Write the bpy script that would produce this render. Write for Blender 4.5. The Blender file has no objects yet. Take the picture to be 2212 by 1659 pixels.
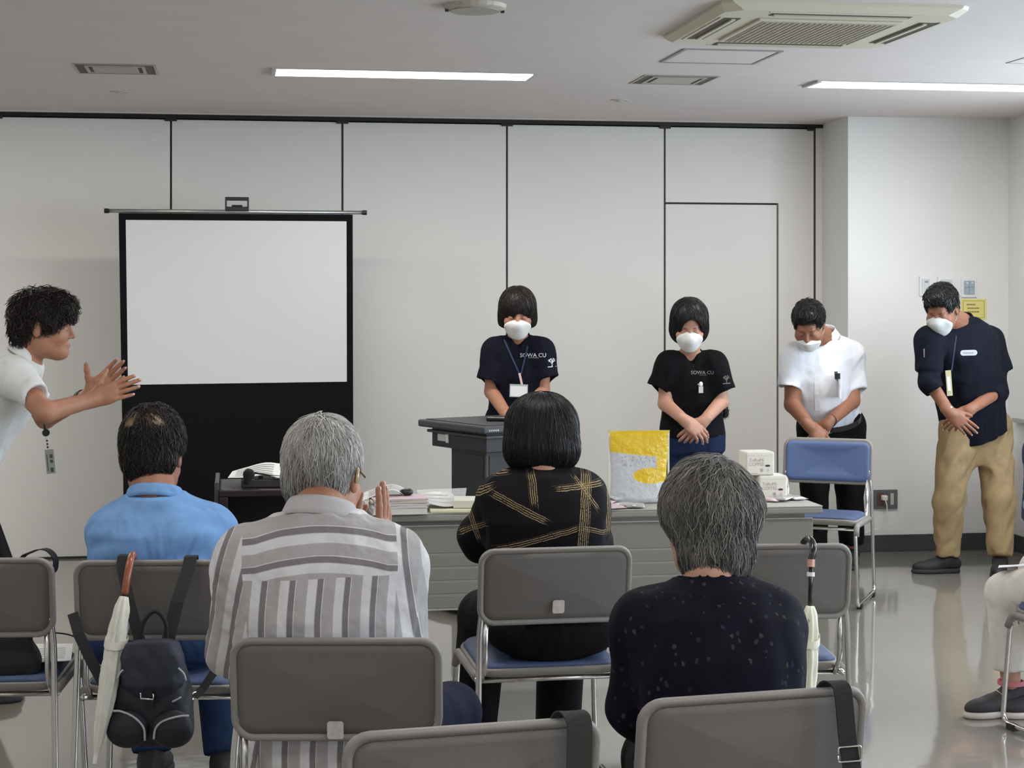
import bpy, bmesh, math, random
import numpy as np
from mathutils import Vector, Matrix

random.seed(7)
RNG = np.random.default_rng(11)
SC = bpy.context.scene
COL = SC.collection

# ------------------------------------------------------------------ camera, world, exposure
TH = math.radians(9.0)            # the camera is turned 9 degrees to the right of the room axis
FPX, CX, HY, HC = 3800.0, 1106.0, 636.0, 1.55
cam_d = bpy.data.cameras.new('camera')
cam_d.sensor_fit = 'HORIZONTAL'
cam_d.sensor_width = 36.0
cam_d.lens = 36.0 * FPX / 2212.0
cam_d.shift_y = -(829.5 - HY) / 2212.0
cam_d.clip_end = 200
cam = bpy.data.objects.new('camera', cam_d)
cam.location = (0, 0, HC)
cam.rotation_euler = (math.radians(90), 0, -TH)
COL.objects.link(cam)
SC.camera = cam

SC.view_settings.view_transform = 'Standard'
SC.view_settings.look = 'None'
SC.view_settings.gamma = 1.0
SC.view_settings.use_curve_mapping = False
SC.view_settings.exposure = 0.14

world = bpy.data.worlds.new('sky')
SC.world = world
world.use_nodes = True
wn = world.node_tree.nodes
wbg = wn['Background']
wbg.inputs['Color'].default_value = (0.80, 0.89, 1.0, 1)
wbg.inputs['Strength'].default_value = 8.0

LAMP = 3.5                        # glow of the ceiling lamps' diffusers
LAMP_W = 25.0                     # power of each lamp, thrown downwards by its prismatic diffuser

# ------------------------------------------------------------------ camera helpers
FW = np.array([math.sin(TH), math.cos(TH), 0.0])
RT = np.array([math.cos(TH), -math.sin(TH), 0.0])
UP = np.array([0, 0, 1.0])

def A(px, py, d):
    """a point of the room seen at a pixel of the photograph, d metres in front of the camera"""
    return RT * ((px - CX) * d / FPX) + FW * d + UP * (HC - (py - HY) * d / FPX)

def Z(px, z, d):
    """the same with the height given"""
    p = RT * ((px - CX) * d / FPX) + FW * d
    return np.array([p[0], p[1], z])

def C(xc, d, z):
    p = RT * xc + FW * d
    return np.array([p[0], p[1], z])

def V(*a):
    return np.array(a, float)

def nrm(v):
    v = np.asarray(v, float)
    return v / (np.linalg.norm(v) + 1e-9)

# ------------------------------------------------------------------ materials
MATS = {}

def srgb(r, g, b):
    def f(c):
        c /= 255.0
        return c / 12.92 if c <= 0.04045 else ((c + 0.055) / 1.055) ** 2.4
    return (f(r), f(g), f(b), 1)

def new_mat(name):
    m = bpy.data.materials.new(name)
    m.use_nodes = True
    return m, m.node_tree.nodes, m.node_tree.links, m.node_tree.nodes['Principled BSDF']

def mat(name, col, rough=0.6, metal=0.0, var=0.0, vscale=40.0, bump=0.0, bscale=120.0, emit=None, spec=0.5,
        sheen=0.0, stretch=None, trans=0.0, sss=0.0, wrinkle=0.0, wscale=6.5):
    if name in MATS:
        return MATS[name]
    m, N, L, b = new_mat(name)
    if len(col) == 3:
        col = (*col, 1)
    b.inputs['Base Color'].default_value = col
    b.inputs['Roughness'].default_value = rough
    b.inputs['Metallic'].default_value = metal
    b.inputs['Specular IOR Level'].default_value = spec
    if sheen:
        b.inputs['Sheen Weight'].default_value = sheen
    if trans:
        b.inputs['Transmission Weight'].default_value = trans
    if sss:
        b.inputs['Subsurface Weight'].default_value = sss
        b.inputs['Subsurface Radius'].default_value = (0.012, 0.004, 0.002)
        b.inputs['Subsurface Scale'].default_value = 1.0
    if emit:
        b.inputs['Emission Color'].default_value = emit[0]
        b.inputs['Emission Strength'].default_value = emit[1]
    if var or bump or wrinkle:
        tc = N.new('ShaderNodeTexCoord')
        src = tc.outputs['Object']
        if stretch:
            mp = N.new('ShaderNodeMapping')
            mp.inputs['Scale'].default_value = stretch
            L.new(src, mp.inputs['Vector'])
            src = mp.outputs['Vector']
    if var:
        n = N.new('ShaderNodeTexNoise')
        n.inputs['Scale'].default_value = vscale
        n.inputs['Detail'].default_value = 4
        L.new(src, n.inputs['Vector'])
        mr = N.new('ShaderNodeMapRange')
        mr.inputs['From Min'].default_value = 0.3
        mr.inputs['From Max'].default_value = 0.7
        mr.inputs['To Min'].default_value = 1 - var
        mr.inputs['To Max'].default_value = 1 + var
        L.new(n.outputs['Fac'], mr.inputs['Value'])
        mx = N.new('ShaderNodeVectorMath')
        mx.operation = 'SCALE'
        mx.inputs[0].default_value = col[:3]
        L.new(mr.outputs['Result'], mx.inputs['Scale'])
        L.new(mx.outputs['Vector'], b.inputs['Base Color'])
    if bump:
        n2 = N.new('ShaderNodeTexNoise')
        n2.inputs['Scale'].default_value = bscale
        n2.inputs['Detail'].default_value = 3
        L.new(src, n2.inputs['Vector'])
        bp = N.new('ShaderNodeBump')
        bp.inputs['Strength'].default_value = bump
        bp.inputs['Distance'].default_value = 0.004
        L.new(n2.outputs['Fac'], bp.inputs['Height'])
        L.new(bp.outputs['Normal'], b.inputs['Normal'])
    if wrinkle:
        mp2 = N.new('ShaderNodeMapping'); mp2.inputs['Rotation'].default_value = (.5, .7, .3); mp2.inputs['Scale'].default_value = (1, 1, .6)
        L.new(src, mp2.inputs['Vector'])
        n3 = N.new('ShaderNodeTexNoise'); n3.inputs['Scale'].default_value = wscale; n3.inputs['Detail'].default_value = 2.0; n3.inputs['Distortion'].default_value = .6
        L.new(mp2.outputs['Vector'], n3.inputs['Vector'])
        bw = N.new('ShaderNodeBump'); bw.inputs['Strength'].default_value = wrinkle; bw.inputs['Distance'].default_value = .06
        L.new(n3.outputs['Fac'], bw.inputs['Height'])
        if bump: L.new(bw.outputs['Normal'], bp.inputs['Normal'])
        else: L.new(bw.outputs['Normal'], b.inputs['Normal'])
    MATS[name] = m
    return m

def hair_mat(name, c0, c1, rough=0.42, patches=None, scalp=None):
    """strands take their own colour between c0 and c1 from a per-strand value"""
    m, N, L, b = new_mat(name)
    at = N.new('ShaderNodeAttribute')
    at.attribute_name = 'strand'
    cr = N.new('ShaderNodeValToRGB')
    cr.color_ramp.elements[0].color = (*c0, 1)
    cr.color_ramp.elements[1].color = (*c1, 1)
    L.new(at.outputs['Fac'], cr.inputs['Fac'])
    out = cr.outputs['Color']
    if patches:
        a2 = N.new('ShaderNodeAttribute')
        a2.attribute_name = 'scalp'
        mx = N.new('ShaderNodeMix')
        mx.data_type = 'RGBA'
        L.new(a2.outputs['Fac'], mx.inputs['Factor'])
        L.new(out, mx.inputs['A'])
        mx.inputs['B'].default_value = (*scalp, 1)
        out = mx.outputs['Result']
    L.new(out, b.inputs['Base Color'])
    b.inputs['Roughness'].default_value = rough
    b.inputs['Specular IOR Level'].default_value = 0.35
    MATS[name] = m
    return m

# ------------------------------------------------------------------ object helpers
def tag(o, label=None, cat=None, group=None, kind=None):
    if label: o['label'] = label
    if cat: o['category'] = cat
    if group: o['group'] = group
    if kind: o['kind'] = kind
    return o

def empty(name, loc, rz=0.0, label=None, cat=None, group=None):
    o = bpy.data.objects.new(name, None)
    o.empty_display_size = 0.05
    o.location = tuple(float(c) for c in loc)
    o.rotation_euler = (0, 0, rz)
    COL.objects.link(o)
    return tag(o, label, cat, group)

def link(name, me, m, parent=None, loc=None, rot=None):
    o = bpy.data.objects.new(name, me)
    if m is not None:
        if isinstance(m, (list, tuple)):
            for q in m: me.materials.append(q)
        else:
            if not me.materials: me.materials.append(m)
    COL.objects.link(o)
    if parent is not None: o.parent = parent
    if loc is not None: o.location = tuple(float(c) for c in loc)
    if rot is not None: o.rotation_euler = rot
    return o

def mesh_np(name, verts, faces, smooth=True, attrs=None):
    """verts (N,3), faces (M,k) all of one size"""
    me = bpy.data.meshes.new(name)
    verts = np.ascontiguousarray(verts, np.float32)
    faces = np.ascontiguousarray(faces, np.int32)
    k = faces.shape[1]
    me.vertices.add(len(verts)); me.vertices.foreach_set('co', verts.ravel())
    me.loops.add(faces.size); me.loops.foreach_set('vertex_index', faces.ravel())
    me.polygons.add(len(faces))
    me.polygons.foreach_set('loop_start', np.arange(0, faces.size, k, dtype=np.int32))
    me.polygons.foreach_set('loop_total', np.full(len(faces), k, np.int32))
    me.polygons.foreach_set('use_smooth', np.full(len(faces), smooth))
    me.update(calc_edges=True)
    if attrs:
        for an, av in attrs.items():
            a = me.attributes.new(an, 'FLOAT', 'POINT')
            a.data.foreach_set('value', np.ascontiguousarray(av, np.float32))
    me.validate()
    return me

class MB:
    """collects simple solids into one mesh"""
    def __init__(s): s.v = []; s.f = []
    def add(s, vs, fs):
        o = len(s.v)
        s.v += [tuple(float(c) for c in v) for v in vs]
        s.f += [tuple(i + o for i in f) for f in fs]
        return s
    def box(s, lo, hi, M=None):
        x0, y0, z0 = lo; x1, y1, z1 = hi
        vs = [(x0,y0,z0),(x1,y0,z0),(x1,y1,z0),(x0,y1,z0),(x0,y0,z1),(x1,y0,z1),(x1,y1,z1),(x0,y1,z1)]
        if M is not None: vs = [tuple(M @ Vector(v)) for v in vs]
        return s.add(vs, [(0,3,2,1),(4,5,6,7),(0,1,5,4),(1,2,6,5),(2,3,7,6),(3,0,4,7)])
    def tube(s, pts, r, n=8, closed=False, cap=True):
        pts = [np.asarray(p, float) for p in pts]
        rs = r if isinstance(r, (list, tuple, np.ndarray)) else [r] * len(pts)
        vs = []; fs = []
        ref = None
        m = len(pts)
        for i, p in enumerate(pts):
            a = pts[i-1] if (i > 0 or closed) else p
            b = pts[(i+1) % m] if (i < m-1 or closed) else p
            t = nrm(b - a)
            if ref is None:
                ref = np.array([0,0,1.0]) if abs(t[2]) < 0.9 else np.array([1.0,0,0])
            u = nrm(ref - t * np.dot(ref, t)); w = np.cross(t, u); ref = u
            for k in range(n):
                an = 2*math.pi*k/n
                vs.append(p + rs[i]*(math.cos(an)*u + math.sin(an)*w))
        rng = m if closed else m-1
        for i in range(rng):
            j = (i+1) % m
            for k in range(n):
                k2 = (k+1) % n
                fs.append((i*n+k, i*n+k2, j*n+k2, j*n+k))
        if cap and not closed:
            fs.append(tuple(range(n-1, -1, -1))); fs.append(tuple((m-1)*n+k for k in range(n)))
        return s.add(vs, fs)
    def ribbon(s, pts, wdir, w, th, ndirs=None):
        """flat strap: pts along it, wdir across it (one or per point), th thick"""
        pts = [np.asarray(p, float) for p in pts]; m = len(pts)
        vs = []; fs = []
        for i, p in enumerate(pts):
            t = nrm(pts[min(i+1, m-1)] - pts[max(i-1, 0)])
            wd = np.asarray(wdir[i] if isinstance(wdir, list) else wdir, float)
            wd = nrm(wd - t*np.dot(wd, t)); nn = np.cross(t, wd)
            ww = w[i] if isinstance(w, (list, tuple)) else w
            for a, b in ((-1,-1),(1,-1),(1,1),(-1,1)):
                vs.append(p + wd*a*ww/2 + nn*b*th/2)
        for i in range(m-1):
            for k in range(4):
                k2 = (k+1) % 4
                fs.append((i*4+k, i*4+k2, i*4+4+k2, i*4+4+k))
        fs.append((3,2,1,0)); fs.append(tuple((m-1)*4+k for k in range(4)))
        return s.add(vs, fs)
    def loft(s, rings, cap=True, closed=True):
        n = len(rings[0]); vs = [p for r in rings for p in r]; fs = []
        for i in range(len(rings)-1):
            for k in range(n if closed else n-1):
                k2 = (k+1) % n
                fs.append((i*n+k, i*n+k2, (i+1)*n+k2, (i+1)*n+k))
        if cap:
            fs.append(tuple(range(n-1,-1,-1))); fs.append(tuple((len(rings)-1)*n+k for k in range(n)))
        return s.add(vs, fs)
    def disc(s, c, r, h, n=24, axis=2):
        c = np.asarray(c, float); rings = []
        for dz in (0, h):
            ring = []
            for k in range(n):
                a = 2*math.pi*k/n; q = [r*math.cos(a), r*math.sin(a)]
                q.insert(axis, dz); ring.append(c + np.array(q))
            rings.append(ring)
        return s.loft(rings)
    def mesh(s, name, smooth=False):
        me = bpy.data.meshes.new(name)
        me.from_pydata(s.v, [], s.f)
        bm = bmesh.new(); bm.from_mesh(me)
        bmesh.ops.recalc_face_normals(bm, faces=bm.faces[:])
        bm.to_mesh(me); bm.free()
        if smooth:
            me.polygons.foreach_set('use_smooth', [True]*len(me.polygons))
        me.update()
        return me
    def build(s, name, m, parent=None, smooth=False, bevel=0.0, seg=2, loc=None, rot=None):
        me = s.mesh(name, smooth)
        if bevel: bevel_mesh(me, bevel, seg)
        return link(name, me, m, parent, loc, rot)

def bevel_mesh(me, w, seg=2):
    bm = bmesh.new(); bm.from_mesh(me)
    es = [e for e in bm.edges if e.is_manifold and e.calc_face_angle(0) > 0.5]
    bmesh.ops.bevel(bm, geom=es, offset=w, segments=seg, profile=0.5, affect='EDGES', clamp_overlap=True)
    bm.to_mesh(me); bm.free(); me.update()

def fillet(pts, r, n=5):
    """round the corners of a polyline"""
    pts = [np.asarray(p, float) for p in pts]; out = [pts[0]]
    for i in range(1, len(pts)-1):
        a, b, c = pts[i-1], pts[i], pts[i+1]
        la, lc = np.linalg.norm(a-b), np.linalg.norm(c-b)
        rr = min(r, la*0.48, lc*0.48)
        p, q = b + (a-b)/la*rr, b + (c-b)/lc*rr
        for k in range(n+1):
            t = k/n
            out.append((1-t)**2*p + 2*t*(1-t)*b + t*t*q)
    out.append(pts[-1]); return out

def spline(pts, n=6):
    P = [np.asarray(p, float) for p in pts]; P = [2*P[0]-P[1]] + P + [2*P[-1]-P[-2]]; out = []
    for i in range(1, len(P)-2):
        for k in range(n):
            t = k/n
            out.append(0.5*((2*P[i]) + (-P[i-1]+P[i+1])*t + (2*P[i-1]-5*P[i]+4*P[i+1]-P[i+2])*t*t + (-P[i-1]+3*P[i]-3*P[i+1]+P[i+2])*t**3))
    out.append(P[-2]); return out

def rounded_rect(w, h, r, n=5):
    """2-D outline, counter clockwise, centred"""
    o = []
    for cx, cy, a0 in ((w/2-r, h/2-r, 0), (-w/2+r, h/2-r, 90), (-w/2+r, -h/2+r, 180), (w/2-r, -h/2+r, 270)):
        for k in range(n+1):
            a = math.radians(a0 + 90*k/n); o.append((cx + r*math.cos(a), cy + r*math.sin(a)))
    return o

FONTS = {}
def text_mesh(name, body, size, extrude=0.0004, align='CENTER'):
    cu = bpy.data.curves.new(name, 'FONT'); cu.body = body; cu.size = size; cu.extrude = extrude
    cu.align_x = align; cu.align_y = 'CENTER'; cu.resolution_u = 3
    ob = bpy.data.objects.new(name, cu); COL.objects.link(ob)
    dg = bpy.context.evaluated_depsgraph_get()
    me = bpy.data.meshes.new_from_object(ob.evaluated_get(dg)); me.name = name
    bpy.data.objects.remove(ob); bpy.data.curves.remove(cu)
    me.materials.clear()
    return me

# ------------------------------------------------------------------ signed distance modelling
def p_cap(a, b, ra, rb=None):
    a = np.asarray(a, np.float32); b = np.asarray(b, np.float32); rb = ra if rb is None else rb
    ba = b - a; bb = float(ba @ ba) + 1e-9; rm = max(ra, rb)
    def f(p):
        pa = p - a
        h = np.clip((pa @ ba) / bb, 0, 1)
        return np.linalg.norm(pa - h[:, None]*ba, axis=1) - (ra + (rb-ra)*h)
    return f, np.minimum(a, b) - rm, np.maximum(a, b) + rm

def p_ell(c, r, R=None):
    c = np.asarray(c, np.float32); r = np.asarray(r, np.float32)
    Rm = np.eye(3, dtype=np.float32) if R is None else np.asarray(R, np.float32)
    def f(p):
        q = (p - c) @ Rm
        k0 = np.linalg.norm(q / r, axis=1); k1 = np.linalg.norm(q / (r*r), axis=1) + 1e-6
        return k0*(k0-1)/k1
    e = np.abs(Rm) @ r
    return f, c - e, c + e

def p_box(c, h, R=None, rr=0.01):
    c = np.asarray(c, np.float32); h = np.asarray(h, np.float32) - rr
    Rm = np.eye(3, dtype=np.float32) if R is None else np.asarray(R, np.float32)
    def f(p):
        q = np.abs((p - c) @ Rm) - h
        return np.linalg.norm(np.maximum(q, 0), axis=1) + np.minimum(q.max(1), 0) - rr
    e = np.abs(Rm) @ (h + rr)
    return f, c - e, c + e

def p_cut(prim, o, n):
    """keep what lies behind the plane through o with normal n"""
    f0, lo, hi = prim; o = np.asarray(o, np.float32); n = np.asarray(nrm(n), np.float32)
    return (lambda p: np.maximum(f0(p), (p - o) @ n)), lo, hi

def p_loft(P, N, right, tab, bow=0.0, t0=0.0, t1=1.0, power=2.2, skew=0.0):
    """body of elliptic slices from P to N; tab rows: t, half width, half depth[, forward offset]"""
    P = np.asarray(P, float); N = np.asarray(N, float)
    ax = N - P; ln = np.linalg.norm(ax); ax /= ln
    r = nrm(right - ax*np.dot(right, ax)); fr = np.cross(ax, r)
    T = np.array([q[0] for q in tab]); W = np.array([q[1] for q in tab]); D = np.array([q[2] for q in tab])
    O = np.array([q[3] if len(q) > 3 else 0.0 for q in tab])
    P32 = P.astype(np.float32); M = np.stack([r, fr, ax], 1).astype(np.float32)
    def f(p):
        q = (p - P32) @ M
        t = q[:, 2]/ln
        tc = np.clip(t, t0, t1)
        w = np.interp(tc, T, W); d = np.interp(tc, T, D)
        y = q[:, 1] - np.interp(tc, T, O) - bow*4*tc*(1-tc)
        k = (np.abs(q[:, 0]/w)**power + np.abs(y/d)**power)**(1/power)
        dd = (k-1)*np.minimum(w, d)
        return np.maximum(dd, np.maximum(t0 - t, t - t1)*ln).astype(np.float32)
    wm = max(W.max(), D.max()) + abs(bow) + np.abs(O).max()
    a, b = P + ax*ln*t0, P + ax*ln*t1
    return f, np.minimum(a, b) - wm, np.maximum(a, b) + wm

def smin(a, b, k):
    if k <= 0: return np.minimum(a, b)
    h = np.maximum(k - np.abs(a-b), 0)/k
    return np.minimum(a, b) - h*h*k*0.25

def sdf_points(ops, p):
    F = np.full(len(p), 1.0, np.float32)
    for kind, prim, k in ops:
        d = prim[0](p)
        F = smin(F, d, k) if kind == 'u' else -smin(-F, d if kind == 's' else -d, k)
    return F

def sdf_mesh(ops, h, disp=None, relax=1):
    los = np.array([q[1][1] for q in ops if q[0] == 'u']).min(0) - 3*h
    his = np.array([q[1][2] for q in ops if q[0] == 'u']).max(0) + 3*h
    n = np.ceil((his - los)/h).astype(int) + 1
    ax = [(los[i] + h*np.arange(n[i])).astype(np.float32) for i in range(3)]
    F = np.full(n, 1.0, np.float32)
    for kind, prim, k in ops:
        m = 3*h + k + (0.0 if kind == 'u' else 0.02)
        if kind == 'i':
            i0 = np.zeros(3, int); i1 = n.copy()
        else:
            i0 = np.clip(np.floor((prim[1] - m - los)/h).astype(int), 0, n)
            i1 = np.clip(np.ceil((prim[2] + m - los)/h).astype(int) + 1, 0, n)
        if (i1 <= i0).any(): continue
        g = np.meshgrid(*[ax[i][i0[i]:i1[i]] for i in range(3)], indexing='ij')
        p = np.stack([q.ravel() for q in g], 1)
        d = prim[0](p).reshape(g[0].shape)
        sl = tuple(slice(i0[i], i1[i]) for i in range(3))
        if kind == 'u': F[sl] = smin(F[sl], d, k)
        elif kind == 's': F[sl] = -smin(-F[sl], d, k)
        else: F[sl] = -smin(-F[sl], -d, k)
    if disp is not None:
        idx = np.nonzero(np.abs(F) < 0.035)
        p = np.stack([ax[i][idx[i]] for i in range(3)], 1)
        F[idx] += disp(p)
    # surface nets
    ins = F < 0
    c8 = [(a, b, c) for a in (0,1) for b in (0,1) for c in (0,1)]
    s = [slice(0, -1), slice(1, None)]
    cnt = np.zeros(np.array(n)-1, np.int8)
    for a, b, c in c8: cnt += ins[s[a], s[b], s[c]]
    act = np.nonzero((cnt > 0) & (cnt < 8))
    cell = np.stack(act, 1)
    idm = np.full(cnt.shape, -1, np.int32); idm[act] = np.arange(len(cell), dtype=np.int32)
    val = np.stack([F[cell[:,0]+a, cell[:,1]+b, cell[:,2]+c] for a, b, c in c8], 1)
    acc = np.zeros((len(cell), 3), np.float32); num = np.zeros(len(cell), np.float32)
    for i in range(8):
        for j in range(i+1, 8):
            a, b = np.array(c8[i]), np.array(c8[j])
            if np.abs(a-b).sum() != 1: continue
            x = (val[:, i] < 0) != (val[:, j] < 0)
            t = np.where(x, val[:, i]/(val[:, i] - val[:, j] + 1e-12), 0)
            acc += np.where(x[:, None], a + (b-a)*t[:, None], 0); num += x
    vert = los + h*(cell + acc/num[:, None])
    quads = []
    for d in range(3):
        e, f = (d+1) % 3, (d+2) % 3
        sa = [slice(None)]*3; sb = [slice(None)]*3
        sa[d] = slice(0, -1); sb[d] = slice(1, None)
        x = ins[tuple(sa)] != ins[tuple(sb)]
        i = np.stack(np.nonzero(x), 1)
        ok = (i[:, e] > 0) & (i[:, f] > 0) & (i[:, e] < n[e]-1) & (i[:, f] < n[f]-1)
        i = i[ok]
        def at(de, df):
            q = i.copy(); q[:, e] += de; q[:, f] += df
            return idm[q[:,0], q[:,1], q[:,2]]
        q = np.stack([at(-1,-1), at(0,-1), at(0,0), at(-1,0)], 1)
        fl = ~ins[i[:,0], i[:,1], i[:,2]]
        q[fl] = q[fl][:, ::-1]
        quads.append(q)
    Q = np.concatenate(quads)
    Q = Q[(Q >= 0).all(1)]
    for _ in range(relax):
        sm = np.zeros_like(vert); nn = np.zeros(len(vert))
        for k in range(4):
            np.add.at(sm, Q[:, k], vert[Q[:, (k+1) % 4]]); np.add.at(nn, Q[:, k], 1)
            np.add.at(sm, Q[:, (k+1) % 4], vert[Q[:, k]]); np.add.at(nn, Q[:, (k+1) % 4], 1)
        vert = 0.5*vert + 0.5*sm/np.maximum(nn, 1)[:, None]
    return vert, Q

def join(parts):
    vs, fs, o = [], [], 0
    for v, f in parts:
        vs.append(v); fs.append(f + o); o += len(v)
    return np.concatenate(vs), np.concatenate(fs)

def folds(seed, amp, freq, axis=None, stretch=3.0):
    """soft cloth folds running along axis"""
    rg = np.random.default_rng(seed); ws = []
    if freq < 50: freq, amp = freq*3.0, amp*.75
    for k in range(7):
        d = nrm(rg.normal(size=3))
        if axis is not None:
            a = nrm(axis); d = nrm(d - a*np.dot(d, a)*(1 - 1/stretch))
        ws.append((d*freq*rg.uniform(0.6, 1.8), rg.uniform(0, 6.28), rg.uniform(0.4, 1)))
    def f(p):
        q = p + 0.02*np.sin(p[:, [1, 2, 0]]*17)
        s = sum(a*np.sin(q @ w + ph) for w, ph, a in ws)/3.5
        return (amp*(s + 0.5*np.abs(s))).astype(np.float32)
    return f
# ------------------------------------------------------------------ the room
XL, XR, YB, YF, HZ = -4.2, 4.67, -2.6, 10.6, 2.62
PY, PX = 10.13, 3.65              # pillar front and left faces

M_WALL = mat('wall paint', srgb(230, 229, 227), 0.75, var=0.02, vscale=1.5, bump=0.05, bscale=300)
M_PANEL = mat('partition laminate', srgb(224, 221, 216), 0.55, var=0.012, vscale=2.0)
M_CEIL = mat('ceiling board', srgb(212, 204, 200), 0.85, var=0.02, vscale=5, bump=0.15, bscale=220)
M_DARK = mat('dark rubber', srgb(42, 42, 44), 0.6)
M_BASE = mat('baseboard vinyl', srgb(62, 64, 66), 0.5)
M_METAL = mat('brushed aluminium', srgb(178, 178, 178), 0.35, 0.9)
M_CHROME = mat('chrome tube', srgb(205, 202, 198), 0.22, 0.95)
M_WPLAS = mat('white plastic', srgb(225, 224, 220), 0.4)
M_BPLAS = mat('black plastic', srgb(24, 24, 26), 0.4)
M_GROOVE = mat('joint strip', srgb(70, 70, 70), 0.7)

def floor_mat():
    m, N, L, b = new_mat('polished vinyl floor')
    tc = N.new('ShaderNodeTexCoord')
    n1 = N.new('ShaderNodeTexNoise'); n1.inputs['Scale'].default_value = 1.1; n1.inputs['Detail'].default_value = 5
    n2 = N.new('ShaderNodeTexNoise'); n2.inputs['Scale'].default_value = 90; n2.inputs['Detail'].default_value = 3
    for n in (n1, n2): L.new(tc.outputs['Object'], n.inputs['Vector'])
    cr = N.new('ShaderNodeValToRGB')
    cr.color_ramp.elements[0].position = 0.3; cr.color_ramp.elements[0].color = srgb(120, 115, 105)
    cr.color_ramp.elements[1].position = 0.7; cr.color_ramp.elements[1].color = srgb(135, 130, 120)
    ad = N.new('ShaderNodeMath'); ad.operation = 'MULTIPLY_ADD'; ad.inputs[1].default_value = 0.35
    L.new(n2.outputs['Fac'], ad.inputs[0])
    sc = N.new('ShaderNodeMath'); sc.operation = 'MULTIPLY'; sc.inputs[1].default_value = 0.65
    L.new(n1.outputs['Fac'], sc.inputs[0]); L.new(sc.outputs[0], ad.inputs[2])
    L.new(ad.outputs[0], cr.inputs['Fac']); L.new(cr.outputs['Color'], b.inputs['Base Color'])
    b.inputs['Roughness'].default_value = 0.5
    b.inputs['Specular IOR Level'].default_value = 0.5
    b.inputs['Coat Weight'].default_value = 1.0
    b.inputs['Coat Roughness'].default_value = 0.07
    b.inputs['Coat IOR'].default_value = 2.0
    n3 = N.new('ShaderNodeTexNoise'); n3.inputs['Scale'].default_value = 6; n3.inputs['Detail'].default_value = 2
    L.new(tc.outputs['Object'], n3.inputs['Vector'])
    bp = N.new('ShaderNodeBump'); bp.inputs['Strength'].default_value = 0.05; bp.inputs['Distance'].default_value = 0.02
    L.new(n3.outputs['Fac'], bp.inputs['Height'])
    L.new(bp.outputs['Normal'], b.inputs['Coat Normal'])
    return m

def struct(name, mb, m, parent=None, **kw):
    o = mb.build(name, m, parent, **kw)
    if parent is None: o['kind'] = 'structure'
    return o

struct('floor', MB().box((XL-.2, YB-.2, -.1), (XR+.2, YF+.2, 0)), floor_mat())
struct('ceiling', MB().box((XL-.2, YB-.2, HZ), (XR+.2, YF+.2, HZ+.1)), M_CEIL)
struct('wall_left', MB().box((XL-.15, YB, 0), (XL, YF, HZ)), M_WALL)
struct('wall_back', MB().box((XL, YB-.15, 0), (XR, YB, HZ)), M_WALL)
struct('wall_pillar', MB().box((PX, PY, 0), (XR+.15, YF+.15, HZ)), M_WALL)
struct('baseboard_pillar', MB().box((PX-.008, PY-.012, 0), (XR, PY, .10)), M_BASE, bevel=.003)

# sliding partition: a dark carcass, then each panel proud of it with its own joints
wf = struct('wall_front', MB().box((XL, YF+.04, 0), (PX, YF+.15, HZ)), M_GROOVE)
js = [-4.2, -3.37, -2.37, -1.365, -.365, .647, 1.648, 2.636, 3.60]
ztop, gap = HZ-.035, .006
for a, b in zip(js[:-2], js[1:-1]):
    MB().box((a+gap, YF, .012), (b-gap, YF+.05, ztop)).build('panel', M_PANEL, wf, bevel=.002)
# the last panel carries the pass door
a, b, dx, dz = js[-2], js[-1], 3.36, 2.115
MB().box((a+gap, YF, dz+gap), (dx+gap, YF+.05, ztop)).box((dx+gap, YF, .012), (b-gap, YF+.05, ztop)).build('panel', M_PANEL, wf)
d1 = struct('door_1', MB().box((a+gap, YF-.001, .012), (dx-gap, YF+.05, dz-gap)), M_PANEL, bevel=.002)
MB().box((b-.002, YF-.002, 0), (b+.007, YF+.02, HZ)).build('edge_seal', M_GROOVE, wf)
MB().box((b+.007, YF-.002, 0), (PX, YF+.05, HZ)).build('edge_post', M_PANEL, wf)
for j in js[1:-1]:
    MB().box((j-.003, YF+.015, 0), (j+.003, YF+.03, ztop)).build('joint_seal', M_GROOVE, wf)
    MB().box((j-.035, YF-.012, HZ-.045), (j+.035, YF+.03, HZ-.022)).build('roller_cover', M_BPLAS, wf)
MB().box((js[-1]-.05, YF-.012, HZ-.045), (js[-1], YF+.03, HZ-.022)).build('roller_cover', M_BPLAS, wf)
tr = struct('trim_1', MB().box((XL, YF-.02, HZ-.028), (PX, YF+.05, HZ)), mat('black track', srgb(30, 30, 32), .45, .3))
struct('trim_2', MB().box((XL, YF-.01, HZ-.006), (PX, YF-.06, HZ)), M_CEIL)
struct('gap_shade_front', MB().box((XL, YF-.002, 0), (PX, YF+.05, .013)), M_DARK)  # no baseboard: dark strip stands in for the shaded gap under the panels

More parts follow.
